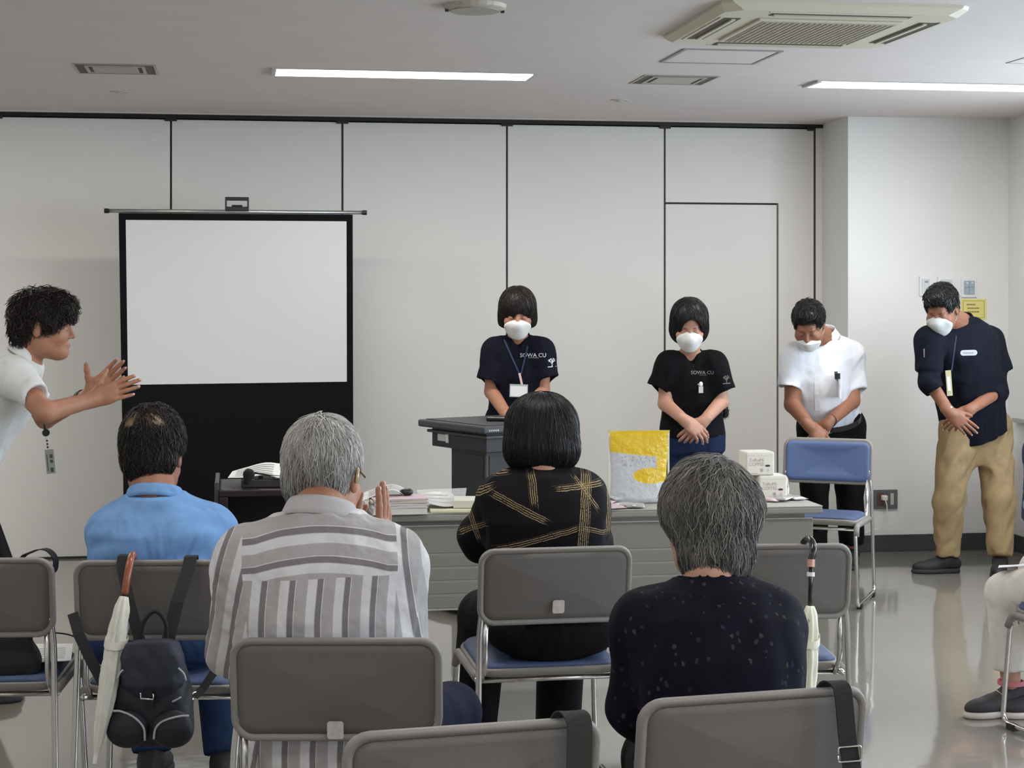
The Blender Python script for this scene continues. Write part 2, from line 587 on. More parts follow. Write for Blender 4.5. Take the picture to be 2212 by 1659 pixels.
# window wall on the right: sill strip, lintel, piers between three windows, each with frame and panes
wr = struct('wall_right', MB().box((XR, YB, 0), (XR+.18, PY, .80)).box((XR, YB, 2.28), (XR+.18, PY, HZ)), M_WALL)
struct('baseboard_right', MB().box((XR-.012, YB, 0), (XR, PY-.012, .10)), M_BASE)
struct('trim_3', MB().box((XR-.035, YB, .78), (XR, PY-.12, .805)), M_METAL, bevel=.004)
M_FRAME = mat('window frame', srgb(170, 170, 172), .4, .6)
def glass_mat():
    m = bpy.data.materials.new('window glass'); m.use_nodes = True
    N, L = m.node_tree.nodes, m.node_tree.links; N.clear()
    o = N.new('ShaderNodeOutputMaterial'); mx = N.new('ShaderNodeMixShader')
    t = N.new('ShaderNodeBsdfTransparent'); g = N.new('ShaderNodeBsdfGlossy'); g.inputs['Roughness'].default_value = .02
    t.inputs['Color'].default_value = (.93, .96, .97, 1)
    fr = N.new('ShaderNodeFresnel'); fr.inputs['IOR'].default_value = 1.45
    ge = N.new('ShaderNodeNewGeometry'); iv = N.new('ShaderNodeMath'); iv.operation = 'SUBTRACT'; iv.inputs[0].default_value = 1.0; L.new(ge.outputs['Backfacing'], iv.inputs[1])
    ml = N.new('ShaderNodeMath'); ml.operation = 'MULTIPLY'; L.new(fr.outputs[0], ml.inputs[0]); L.new(iv.outputs[0], ml.inputs[1])
    L.new(ml.outputs[0], mx.inputs[0]); L.new(t.outputs[0], mx.inputs[1]); L.new(g.outputs[0], mx.inputs[2]); L.new(mx.outputs[0], o.inputs['Surface'])
    return m
M_GLASS = glass_mat()
ys = [(1.1, 3.7), (4.1, 6.3), (6.7, 8.8)]
prev = YB
for (y0, y1) in ys:
    MB().box((XR, prev, .80), (XR+.18, y0, 2.28)).build('pier', M_WALL, wr); prev = y1
MB().box((XR, prev, .80), (XR+.18, PY, 2.28)).build('pier', M_WALL, wr)
for i, (y0, y1) in enumerate(ys):
    w = empty('window_%d' % (i+1), (XR+.09, (y0+y1)/2, .8)); w['kind'] = 'structure'
    L_ = (y1-y0)/2
    f = MB()
    f.box((-.03, -L_, 0), (.03, L_, .05)).box((-.03, -L_, 1.43), (.03, L_, 1.48))
    f.box((-.03, -L_, .05), (.03, -L_+.05, 1.43)).box((-.03, L_-.05, .05), (.03, L_, 1.43)).box((-.03, -.03, .05), (.03, .03, 1.43))
    f.build('frame', M_FRAME, w)
    for s0, s1 in ((-L_+.05, -.03), (.03, L_-.05)):
        MB().box((-.003, s0, .05), (.003, s1, 1.43)).build('pane', M_GLASS, w)
# daylight sampling guides for the window openings (portals give off no light of their own)
for (y0, y1) in ys:
    la = bpy.data.lights.new('window_portal', 'AREA'); la.shape = 'RECTANGLE'; la.size = y1-y0; la.size_y = 1.45
    la.cycles.is_portal = True
    lo = bpy.data.objects.new('window_portal', la); lo.location = (XR+.2, (y0+y1)/2, 1.54)
    lo.rotation_euler = (math.radians(90), 0, math.radians(90)); COL.objects.link(lo)

# ------------------------------------------------------------------ ceiling fittings
M_TUBE = mat('lamp diffuser', (1, 1, 1), .5, emit=((1.0, .985, .96, 1), LAMP))
M_HOUSE = mat('lamp housing', srgb(190, 188, 184), .5)
def ceiling_lamp(x0, x1, y0, y1, label, power=1.0):
    e = empty('ceiling_lamp', ((x0+x1)/2, (y0+y1)/2, HZ), 0, label, 'lamp', 'recessed strip lamps in the ceiling')
    a, b = (x1-x0)/2, (y1-y0)/2
    MB().box((-a-.02, -b-.01, -.012), (-a, b+.01, 0)).box((a, -b-.01, -.012), (a+.02, b+.01, 0)).box((-a, -b-.01, -.006), (a, -b, 0)).box((-a, b, -.006), (a, b+.01, 0)).build('housing', M_HOUSE, e)
    MB().box((-a, -b, -.010), (a, b, -.002)).build('diffuser', M_TUBE, e)
    la = bpy.data.lights.new('lamp_light', 'AREA'); la.shape = 'RECTANGLE'; la.size = 2*a; la.size_y = 2*b
    la.energy = LAMP_W*power; la.color = (1.0, .985, .955); la.spread = math.pi
    lo = bpy.data.objects.new('lamp_light', la); lo.location = (0, 0, -.013); lo.parent = e; COL.objects.link(lo)
ceiling_lamp(.2, 1.43, 8.38, 8.61, 'lit white strip lamp in the ceiling above the lectern')
ceiling_lamp(2.9, 4.13, 8.44, 8.67, 'lit white strip lamp in the ceiling at the right edge')
ceiling_lamp(-2.5, -1.27, 8.38, 8.61, 'lit white strip lamp in the ceiling past the left edge')

for yy, row in ((5.05, 'just above the picture over the front seats'), (1.75, 'out of view over the foreground chairs'), (-1.55, 'out of view behind the camera')):
    for x0, side in ((-2.5, 'left'), (.2, 'middle'), (2.9, 'right')):
        ceiling_lamp(x0, x0+1.23, yy, yy+.23, '%s lit strip lamp %s' % (side, row), .60)

def vent(x0, x1, y0, y1, label):
    e = empty('ceiling_vent', ((x0+x1)/2, (y0+y1)/2, HZ), 0, label, 'vent', 'square air vents in the ceiling')
    a, b = (x1-x0)/2, (y1-y0)/2; t = .045
    m1 = mat('vent frame', srgb(178, 172, 165), .6); m2 = mat('vent dark throat', srgb(96, 88, 82), .8)
    MB().box((-a, -b, -.0015), (a, b, -.0005)).build('throat', m2, e)
    for ins, w, z in ((0, .010, -.0035), (.052, .014, -.006)):
        f = MB(); A_, B_ = a-ins, b-ins
        f.box((-A_, -B_, z), (A_, -B_+w, -.001)).box((-A_, B_-w, z), (A_, B_, -.001)).box((-A_, -B_+w, z), (-A_+w, B_-w, -.001)).box((A_-w, -B_+w, z), (A_, B_-w, -.001))
        f.build('ring', m1, e)
    MB().box((-a+.085, -b+.085, -.007), (a-.085, b-.085, -.002)).build('centre_plate', m1, e, bevel=.002)
vent(-.74, -.36, 8.36, 8.72, 'square ceiling air vent left of the strip lamps, above the screen')
vent(1.98, 2.36, 8.36, 8.72, 'square ceiling air vent between the two lit strip lamps')

e = empty('ceiling_speaker', (.882, 6.45, HZ), 0, 'round beige ceiling speaker at the top of the picture', 'speaker')
MB().loft([[V(r*math.cos(k*.2618), r*math.sin(k*.2618), z) for k in range(24)] for r, z in ((.118, 0), (.114, -.014), (.1, -.02))]).build('rim', mat('speaker rim', srgb(188, 180, 165), .5), e, smooth=False)
MB().disc((0, 0, -.024), .092, .006).build('grille', mat('speaker grille', srgb(172, 166, 156), .7, bump=.5, bscale=400), e)
for sx in (-.104, .104): MB().box((sx-.006, -.008, -.026), (sx+.006, .008, -.018)).build('clip', M_DARK, e)

e = empty('access_hatch', (2.16, 7.66, HZ), 0, 'square access hatch with thin metal frame in the ceiling', 'hatch')
f = MB()
for (lo, hi) in (((-.225, -.225), (.225, -.21)), ((-.225, .21), (.225, .225)), ((-.225, -.21), (-.21, .21)), ((.21, -.21), (.225, .21))):
    f.box((*lo, -.005), (*hi, 0))
f.build('frame', mat('hatch frame', srgb(150, 150, 152), .5, .4), e)
MB().box((-.205, -.205, -.003), (.205, .205, 0)).build('lid', M_CEIL, e)
e = empty('access_hatch', (3.75, 7.45, HZ), 0, 'square access hatch partly cut off by the right picture edge', 'hatch')
f = MB()
for (lo, hi) in (((-.225, -.225), (.225, -.218)), ((-.225, .218), (.225, .225)), ((-.225, -.218), (-.218, .218)), ((.218, -.218), (.225, .218))):
    f.box((*lo, -.003), (*hi, 0))
f.build('frame', mat('hatch frame pale', srgb(175, 175, 178), .5), e)
MB().box((-.212, -.212, -.002), (.212, .212, 0)).build('lid', M_CEIL, e)
for px, py, lab in ((258, 198, 'small flat ceiling sensor plate near the left air vent'), (1338, 216, 'small flat ceiling sensor plate near the right air vent')):
    d = (HZ-HC)*FPX/(HY-py); p = A(px, py, d)
    e = empty('sensor_plate', (p[0], p[1], HZ), 0, lab, 'sensor', 'flat sensor plates in the ceiling')
    MB().disc((0, 0, -.004), .05, .004, 20).build('plate', mat('sensor plate', srgb(190, 182, 176), .6), e)
    MB().disc((0, 0, -.009), .018, .005, 14).build('eye', mat('sensor plate', srgb(190, 182, 176), .6), e)

# ceiling air conditioner, four-way cassette
e = empty('air_conditioner', (2.23, 6.645, HZ), 0, 'beige four-way ceiling air conditioner with dark louvre slots', 'air conditioner')
M_AC = mat('aged ivory plastic', srgb(206, 200, 180), .5); M_ACG = mat('intake grille', srgb(176, 170, 152), .65, bump=.4, bscale=300)
M_SLOT = mat('louvre slot', srgb(74, 66, 58), .6)
a = .475
def oct_(r, c): return [V(r-c, -r, 0), V(r, -r+c, 0), V(r, r-c, 0), V(r-c, r, 0), V(-r+c, r, 0), V(-r, r-c, 0), V(-r, -r+c, 0), V(-r+c, -r, 0)]
MB().loft([oct_(a, .03), [p + V(0, 0, -.012) for p in oct_(a, .04)], [p + V(0, 0, -.035) for p in oct_(a-.025, .06)]]).build('panel', M_AC, e)
for k in range(4):
    R = Matrix.Rotation(k*math.pi/2, 4, 'Z')
    MB().box((-.27, -.425, -.037), (.27, -.352, -.034), R).build('slot', M_SLOT, e)
    MB().box((-.26, -.385, -.043), (.26, -.37, -.036), R).build('louvre', M_AC, e)
    MB().box((-.29, -.435, -.039), (.29, -.425, -.034), R).build('slot_lip', M_AC, e)
MB().box((-.285, -.285, -.044), (.285, .285, -.034)).build('intake_frame', M_AC, e, bevel=.006)
g = MB().box((-.262, -.262, -.0465), (.262, .262, -.0435)).build('intake_grille', M_ACG, e)
g2 = MB()
for k in range(24):
    x = -.25 + k*.0217
    g2.box((x, -.255, -.049), (x+.004, .255, -.0455))
o = g2.build('grille_bars', M_ACG, g); o['kind'] = 'stuff'

# ------------------------------------------------------------------ fittings on the pillar wall
def wallp(px, py, y=PY):
    k = (px-CX)/FPX; d = y/(math.cos(TH) - k*math.sin(TH)); return A(px, py, d)
def plate(name, px, py, w, h, m, label, cat, bev=.003, th=.012):
    p = wallp(px, py); e = empty(name, (p[0], PY, p[2]), 0, label, cat)
    MB().box((-w/2, -th, -h/2), (w/2, 0, h/2)).build('plate', m, e, bevel=bev)
    return e
M_SWB = mat('switch backing', srgb(228, 229, 231), .4)
for px, w, h, lab in ((1998, .075, .12, 'leftmost white switch plate beside the bowing man\'s head'), (2043, .11, .125, 'wide pale switch plate half hidden behind the bowing man\'s head')):
    e = plate('switch_plate', px, 618 if px < 2010 else 620, w, h, M_SWB, lab, 'switch')
    MB().box((-w*.33, -.016, -.045), (w*.33, -.012, .045)).build('switch_field', mat('switch field', srgb(205, 207, 208), .4), e)
    MB().box((-w*.1, -.0165, .02), (w*.2, -.016, .032)).build('switch_mark', mat('switch mark', srgb(150, 150, 150), .5), e)
e = plate('switch_plate', 2092, 621, .098, .12, M_SWB, 'white switch plate with four grey-blue rockers right of the bowing man', 'switch')
M_RK = mat('grey rocker', srgb(160, 174, 184), .35)
for sx in (-.017, .017):
    for sz in (-.021, .021):
        r_ = MB().box((sx-.0165, -.018, sz-.02), (sx+.0165, -.011, sz+.02)).build('rocker', M_RK, e, bevel=.002)
        if sz > 0: MB().box((sx-.006, -.0195, sz+.004), (sx+.008, -.0175, sz+.01)).build('indicator', M_SWB, r_)
e = plate('wall_sign', 2103, 668, .165, .125, mat('yellow sign card', srgb(228, 216, 130), .5), 'yellow notice with thin border on the wall behind the bowing man', 'sign', th=.003)
M_INK = mat('sign ink', srgb(120, 112, 70), .6)
f = MB()
for lo, hi in (((-.068, -.052), (.068, -.050)), ((-.068, .05), (.068, .052)), ((-.068, -.05), (-.066, .05)), ((.066, -.05), (.068, .05))):
    f.box((lo[0], -.0038, lo[1]), (hi[0], -.003, hi[1]))
f.build('border_line', M_INK, e)
for k, (x0, x1, z) in enumerate(((-.045, .012, .024), (-.04, .03, .002), (-.04, .035, -.02))):
    f = MB(); x = x0
    while x < x1:
        f.box((x, -.0038, z), (x+.007, -.003, z+.0085)); x += .0095
    f.build('text_line', M_INK, e)

e = plate('outlet_plate', 1912, 1078, .15, .115, mat('steel outlet plate', srgb(118, 120, 124), .4, .6), 'grey metal wall outlet plate with a white plug in it', 'outlet')
MB().box((-.055, -.016, -.04), (-.012, -.012, .04)).build('socket', mat('brown socket', srgb(92, 58, 52), .5), e, bevel=.003)
MB().box((.028, -.016, -.035), (.05, -.012, .035)).build('socket', mat('ivory socket', srgb(190, 188, 180), .5), e, bevel=.003)
pl = wallp(1906, 1070)
q = empty('power_plug', (pl[0], PY-.016, pl[2]-.012), 0, 'white power plug and cord in the wall outlet', 'plug')
MB().box((-.016, -.04, -.014), (.016, 0, .016)).build('plug_body', M_WPLAS, q, bevel=.006)
cd = spline([V(0, -.035, -.01), V(.006, -.045, -.05), V(.004, -.04, -.12), V(-.02, -.03, -.17), V(-.1, -.03, -.2), V(-.2, -.03, -.23), V(-.3, -.04, -.27), V(-.32, -.06, -pl[2]+.016)], 6)
MB().tube(cd, .0035, 6).build('cord', M_WPLAS, q, smooth=True)
# ------------------------------------------------------------------ projection screen
def onz(px, py, z):
    return A(px, py, (HC-z)*FPX/(py-HY))

SY = 9.95
M_SCRB = mat('black screen cloth', srgb(11, 10, 13), .9, spec=.2)
M_SCRW = mat('matt white screen cloth', srgb(206, 206, 205), .8)
e = empty('projection_screen', (.02, SY, 0), 0, 'portable floor-standing projection screen, blank white with black border', 'screen')
# the cloth narrows a touch towards its case
MB().loft([[V(-.615, -.004, .09), V(.650, -.004, .09), V(.650, .004, .09), V(-.615, .004, .09)], [V(-.647, -.004, 2.0), V(.645, -.004, 2.0), V(.645, .004, 2.0), V(-.647, .004, 2.0)]]).build('screen_cloth', M_SCRB, e)
MB().loft([[V(-.596, -.0065, 1.05), V(.612, -.0065, 1.058), V(.612, -.003, 1.058), V(-.596, -.003, 1.05)], [V(-.608, -.0065, 1.962), V(.610, -.0065, 1.962), V(.610, -.003, 1.962), V(-.608, -.003, 1.962)]]).build('projection_surface', M_SCRW, e)
MB().tube([V(-.70, 0, 2.012), V(.70, 0, 2.012)], .011, 12).build('top_bar', M_METAL, e, smooth=True)
for s in (-1, 1): MB().tube([V(s*.70, 0, 2.012), V(s*.725, 0, 2.012)], .0135, 12).build('end_cap', M_BPLAS, e)
f = MB()
f.box((-.066, -.018, 2.015), (.066, .012, 2.04)).box((-.066, -.012, 2.04), (-.056, .012, 2.078)).box((.056, -.012, 2.04), (.066, .012, 2.078)).box((-.066, -.012, 2.074), (.066, .012, 2.094)).box((-.03, -.014, 2.04), (.03, .01, 2.05))
f.build('carry_handle', M_BPLAS, e, bevel=.003)
MB().box((-.74, -.06, .025), (.74, .06, .11)).build('case', mat('black screen case', srgb(32, 32, 34), .4), e, bevel=.012)
for s in (-1, 1):
    MB().box((s*.55-.03, -.22, 0), (s*.55+.03, .16, .025)).build('foot', M_BPLAS, e, bevel=.006)
    MB().tube([V(s*.06, .03, .1), V(s*.3, .035, 1.0), V(s*.02, .03, 1.98)], .011, 8).build('scissor_arm', M_METAL, e, smooth=True)

# ------------------------------------------------------------------ lectern
ang = math.atan2(-.83, .56)          # its long side runs away from the camera at a slant
pA = C(-.469, 8.74, 0)
abv = nrm(RT*.56 - FW*.83); adv = nrm(RT*.83 + FW*.56)
ctr = pA + abv*.30 + adv*.25
rzl = math.atan2(abv[1], abv[0])
e = empty('lectern', (ctr[0], ctr[1], 0), rzl, 'dark grey lectern set at a slant in front of the woman in navy', 'lectern')
M_LEC = mat('charcoal laminate', srgb(66, 67, 69), .45, var=.03, vscale=60); M_LECD = mat('dark lectern board', srgb(44, 44, 47), .5)
MB().box((-.30, -.25, .895), (.30, .25, .93)).build('top', M_LEC, e, bevel=.008)
MB().box((-.27, -.22, .93), (.27, .22, .934)).build('writing_mat', mat('lectern mat', srgb(58, 58, 60), .5), e, bevel=.002)
MB().box((-.245, -.20, .80), (.245, .20, .895)).build('drawer_box', M_LECD, e, bevel=.004)
MB().box((-.27, -.215, .868), (.27, .215, .882)).build('ledge', M_LEC, e, bevel=.003)
MB().box((-.13, -.16, .06), (.18, .16, .80)).build('column', M_LEC, e, bevel=.006)
MB().box((-.115, -.164, .08), (.165, -.16, .78)).build('column_panel', M_LECD, e)
MB().box((.18, -.14, .08), (.184, .14, .78)).build('column_panel', M_LECD, e)
MB().box((-.27, -.23, .02), (.27, .23, .06)).build('base', M_LECD, e, bevel=.01)
for sx in (-.23, .23):
    for sy in (-.2, .2): MB().disc((sx, sy, 0), .025, .022, 14).build('glide', M_BPLAS, e)
t = MB().box((-.185, -.205, .83), (-.10, -.20, .865)).build('card_holder', mat('clear card holder', srgb(190, 192, 194), .3), e, bevel=.002)
MB().box((-.105, -.207, .825), (-.085, -.201, .868)).build('card_clip', M_WPLAS, t)
mk = MB()
for k in range(5): mk.box((.3002, -.22+k*.012, .906), (.3012, -.212+k*.012, .914))
mk.build('maker_mark', mat('mark white', srgb(185, 185, 185), .5), e)
p = A(1078, 901, 8.55)
e2 = empty('eyeglass_case', (p[0], p[1], .934), -.4, 'black flat case lying on the lectern top', 'case')
MB().box((-.06, -.028, 0), (.06, .028, .022)).build('case_shell', M_BPLAS, e2, bevel=.009, seg=3)
MB().box((-.056, -.0285, .012), (.056, -.026, .014)).build('case_seam', mat('case seam', srgb(50, 50, 52), .3), e2)

# ------------------------------------------------------------------ conference table
TX0, TX1, TY0, TY1, TZ = .53, 2.344, 6.80, 7.25, .70
e = empty('conference_table', ((TX0+TX1)/2, (TY0+TY1)/2, 0), 0, 'long grey folding conference table with slatted front panel', 'table')
M_TOP = mat('grey table laminate', srgb(176, 173, 165), .45, var=.03, vscale=30); M_EDGE = mat('grey edge band', srgb(138, 135, 128), .5)
M_SLAT = mat('grey modesty slat', srgb(128, 124, 116), .5); M_TLEG = mat('table leg steel', srgb(150, 148, 142), .4, .5)
hl, hw = (TX1-TX0)/2, (TY1-TY0)/2
MB().box((-hl, -hw, TZ-.006), (hl, hw, TZ)).build('table_top', M_TOP, e, bevel=.002)
MB().box((-hl, -hw-.002, TZ-.032), (hl, hw+.002, TZ-.006)).build('edge_band', M_EDGE, e, bevel=.006)
MB().box((-hl+.06, -hw+.05, TZ-.075), (hl-.06, -hw+.075, TZ-.032)).box((-hl+.06, hw-.075, TZ-.075), (hl-.06, hw-.05, TZ-.032)).build('rail', M_TLEG, e)
zs = [.645, .535, .482, .429, .376, .32]
for k in range(5):
    MB().box((-hl+.03, -hw+.03, zs[k+1]+.003), (hl-.03, -hw+.042, zs[k]-.0015)).build('slat', M_SLAT, e, bevel=.0035)
MB().box((-hl+.03, -hw+.036, .315), (hl-.03, -hw+.046, .648)).build('panel_backing', mat('panel backing', srgb(205, 203, 196), .4, .3), e)
for s in (-1, 1):
    x = s*(hl-.07)
    MB().box((x-.02, -.025, .09), (x+.02, .025, TZ-.032)).build('leg', M_TLEG, e, bevel=.005)
    MB().box((x-.02, -hw+.01, .06), (x+.02, hw-.01, .095)).build('foot', M_TLEG, e, bevel=.01)
    for yy in (-hw+.035, hw-.035):
        MB().disc((x-.012, yy, .03), .03, .024, 16, axis=0).build('caster', M_BPLAS, e)

# ---- things on the table
M_PAPER = mat('white paper', srgb(226, 226, 222), .7); M_PRINT = mat('printed grey', srgb(150, 150, 150), .7)
def sheet(name, pts_a, pts_b, m, label, cat, th=.0012, prints=0, group=None):
    """a sheet bent between two edge polylines (world points)"""
    c = np.mean(pts_a + pts_b, axis=0); base = V(c[0], c[1], min(p[2] for p in pts_a+pts_b))
    e = empty(name, base, 0, label, cat, group)
    pa, pb = spline(pts_a, 5), spline(pts_b, 5)
    n = 6; f = MB(); vs = []; fs = []
    for a, b in zip(pa, pb):
        for k in range(n+1): vs.append(a + (b-a)*k/n - base)
    m_ = len(pa); 
    for i in range(m_-1):
        for k in range(n): fs.append((i*(n+1)+k, i*(n+1)+k+1, (i+1)*(n+1)+k+1, (i+1)*(n+1)+k))
    o = len(vs); vs2 = [v - V(0, 0, th) for v in vs]
    fs2 = [tuple(j+o for j in q[::-1]) for q in fs]
    rim = [i*(n+1) for i in range(m_)] + [(m_-1)*(n+1)+k for k in range(1, n+1)] + [i*(n+1)+n for i in range(m_-2, -1, -1)] + [k for k in range(n-1, 0, -1)]
    fr = [(rim[i], rim[(i+1) % len(rim)], rim[(i+1) % len(rim)]+o, rim[i]+o) for i in range(len(rim))]
    f.add(vs + vs2, fs + fs2 + fr)
    s = f.build('sheet', m, e, smooth=False)
    for q in range(prints):
        g = MB(); t = (q+1)/(prints+1)
        i0, i1 = int(m_*.15), int(m_*.85)
        line0 = [pa[i] + (pb[i]-pa[i])*(t-.03) - base + V(0, 0, .0008) for i in range(i0, i1)]
        line1 = [pa[i] + (pb[i]-pa[i])*(t+.03) - base + V(0, 0, .0008) for i in range(i0, i1)]
        k = len(line0); g.add(line0 + line1, [(i, i+1, k+i+1, k+i) for i in range(k-1)])
        g.build('print_line', M_PRINT, s)
    return e

def slab(name, px, py, w, d, h, z, rz, m, label, cat, group=None, bev=.002, parts=None):
    p = onz(px, py, z); e = empty(name, (p[0], p[1], z), rz, label, cat, group)
    MB().box((-w/2, 0, .0005), (w/2, d, h)).build('block', m, e, bevel=bev)
    return e

M_COVER = mat('pale cover', srgb(214, 206, 200), .5); M_PAGES = mat('page block', srgb(214, 210, 204), .8, bump=.4, bscale=500, stretch=(1, 1, 60))
M_PINK = mat('pink cover', srgb(206, 178, 184), .5); M_YEL = mat('cream cover', srgb(216, 210, 178), .5)
def book(px, py, z, w, d, h, rz, cm, label):
    p = onz(px, py, z); e = empty('booklet', (p[0], p[1], z), rz, label, 'book', 'booklets stacked at the left of the table')
    MB().box((-w/2+.003, .002, .002), (w/2-.003, d-.002, h-.002)).build('pages', M_PAGES, e)
    MB().box((-w/2, 0, .0005), (w/2, d, .002)).build('cover', cm, e)
    MB().box((-w/2, 0, h-.002), (w/2, d, h)).build('cover', cm, e)
    MB().box((-w/2, d-.002, .002), (w/2, d, h-.002)).build('spine', cm, e)
zb = TZ
for k, (h, cm, rz, dx, lab) in enumerate(((.026, M_COVER, .02, 0, 'thick white booklet at the bottom of the stack'), (.008, M_PAPER, .0, -2, 'thin white booklet second from the bottom of the stack'), (.010, M_PINK, .03, 3, 'pink-covered booklet in the middle of the stack'), (.008, M_YEL, -.03, -4, 'cream booklet second from the top of the stack'), (.007, M_PINK, .05, 2, 'pink pamphlet on top of the booklet stack'))):
    book(865+dx, 1112 - (zb-TZ)*555, zb, .215, .16, h, rz, cm, lab); zb += h + .0005
zt = zb
sheet('paper_sheet', [A(776, 1085, 6.82), A(810, 1070, 6.84), A(846, 1058, 6.86), A(868, 1066, 6.88), A(872, 1074, 6.89)], [A(776, 1068, 6.98), A(810, 1055, 7.0), A(846, 1046, 7.02), A(872, 1054, 7.05), A(880, 1066, 7.05)], M_PAPER, 'curled white printed sheet on top of the booklet stack', 'paper', prints=5)
p = A(877, 1076, 6.9)
e = empty('black_pouch', (p[0], p[1], zt+.001), .2, 'small rounded black pouch on the booklet stack', 'pouch')
v, q = sdf_mesh([('u', p_ell((0, 0, .013), (.026, .018, .014)), 0), ('u', p_ell((.01, .005, .011), (.018, .02, .012)), .01)], .0025)
link('pouch_body', mesh_np('pouch_body', v, q), M_BPLAS, e)
MB().tube([V(-.02, 0, .02), V(0, -.002, .0265), V(.02, 0, .021)], .0012, 6).build('zip', M_METAL, e)
# plastic sleeve with sheets, other papers
def clear_mat(name, tint, rough=.12, alpha=.35):
    m, N, L, b = new_mat(name)
    b.inputs['Base Color'].default_value = tint; b.inputs['Roughness'].default_value = rough
    b.inputs['Alpha'].default_value = alpha; b.inputs['Specular IOR Level'].default_value = .9
    n = N.new('ShaderNodeTexNoise'); n.inputs['Scale'].default_value = 22
    tc = N.new('ShaderNodeTexCoord'); L.new(tc.outputs['Object'], n.inputs['Vector'])
    bp = N.new('ShaderNodeBump'); bp.inputs['Strength'].default_value = .6; bp.inputs['Distance'].default_value = .01
    L.new(n.outputs['Fac'], bp.inputs['Height']); L.new(bp.outputs['Normal'], b.inputs['Normal'])
    return m
M_CLEAR = clear_mat('clear plastic', (.9, .9, .9, 1))
slab('paper_pile', 985, 1108, .20, .2, .012, TZ, -.05, M_YEL, 'low pile of cream papers under the plastic sleeve', 'papers')
slab('paper_pile', 1012, 1098, .12, .16, .030, TZ+.013, -.15, mat('cream bundle', srgb(206, 204, 188), .6), 'thick cream bundle at the right of the plastic sleeve', 'papers')
sheet('paper_sheet', [A(915, 1085, 6.9), A(960, 1094, 6.88), A(1000, 1090, 6.93)], [A(905, 1064, 7.12), A(945, 1062, 7.14), A(975, 1064, 7.14)], M_PAPER, 'white sheet inside the clear plastic sleeve', 'paper', prints=3)
sheet('plastic_sleeve', [A(908, 1083, 6.89), A(960, 1093, 6.87), A(1003, 1088, 6.92)], [A(900, 1058, 7.16), A(945, 1056, 7.2), A(1008, 1054, 7.2)], M_CLEAR, 'clear plastic document sleeve leaning on the papers', 'sleeve')
# sachets at the middle
M_FOIL = mat('silver foil', srgb(206, 206, 208), .25, .55, bump=.8, bscale=45); M_PFOIL = mat('pink sachet', srgb(206, 184, 186), .4, .1, bump=.6, bscale=45)
def sachet(px, py, z, rz, w, l, m, label, tilt=0.0, group='sachets on the table'):
    p = onz(px, py, z); e = empty('sachet', (p[0], p[1], z), rz, label, 'sachet', group)
    rings = []
    n = 9
    for i in range(n):
        t = i/(n-1); hh = .0012 + .007*math.sin(math.pi*t)**.7 if 0 < i < n-1 else .001
        yy = l*(t-.5); ring = []
        for k in range(14):
            a = 2*math.pi*k/14; ring.append(V(w/2*math.copysign(abs(math.cos(a))**.6, math.cos(a)), yy, .0085 + hh*math.sin(a) + tilt*yy))
        rings.append(ring)
    b = MB().loft(rings).build('pouch', m, e, smooth=True)
    for s in (-1, 1): MB().box((-w/2, s*l/2-.006, .008 + tilt*s*l/2), (w/2, s*l/2+.006, .0092 + tilt*s*l/2)).build('seal', m, b)
    return e
for i, (px, py, dz, rz, m, lab) in enumerate(((1322, 1098, 0, .3, M_PFOIL, 'pink sachet nearest the front edge beside the yellow pouch'), (1304, 1090, .012, -.5, M_PFOIL, 'pink sachet lying behind the front one, left of the yellow pouch'), (1352, 1094, .004, 1.0, M_FOIL, 'silver sachet in front of the yellow pouch'), (1316, 1080, .02, .9, M_FOIL, 'silver sachet heaped left of the yellow pouch'), (1300, 1076, .03, .1, M_FOIL, 'topmost silver sachet left of the yellow pouch'), (1372, 1096, .0, -.2, M_FOIL, 'silver sachet at the front right foot of the yellow pouch'))):
    sachet(px, py, TZ+dz, rz, .075, .10, m, lab, tilt=.03)
for i, (px, py, dz, rz, m, lab) in enumerate(((1660, 1083, 0, .9, M_PFOIL, 'pink sachet in front of the lower coffee box'), (1690, 1080, .004, -.7, M_FOIL, 'silver sachet leaning in front of the coffee box, right of the pink one'), (1715, 1079, 0, .4, M_FOIL, 'silver sachet nearest the table\'s right end'))):
    sachet(px, py, TZ+dz, rz, .07, .09, m, lab, tilt=.05)

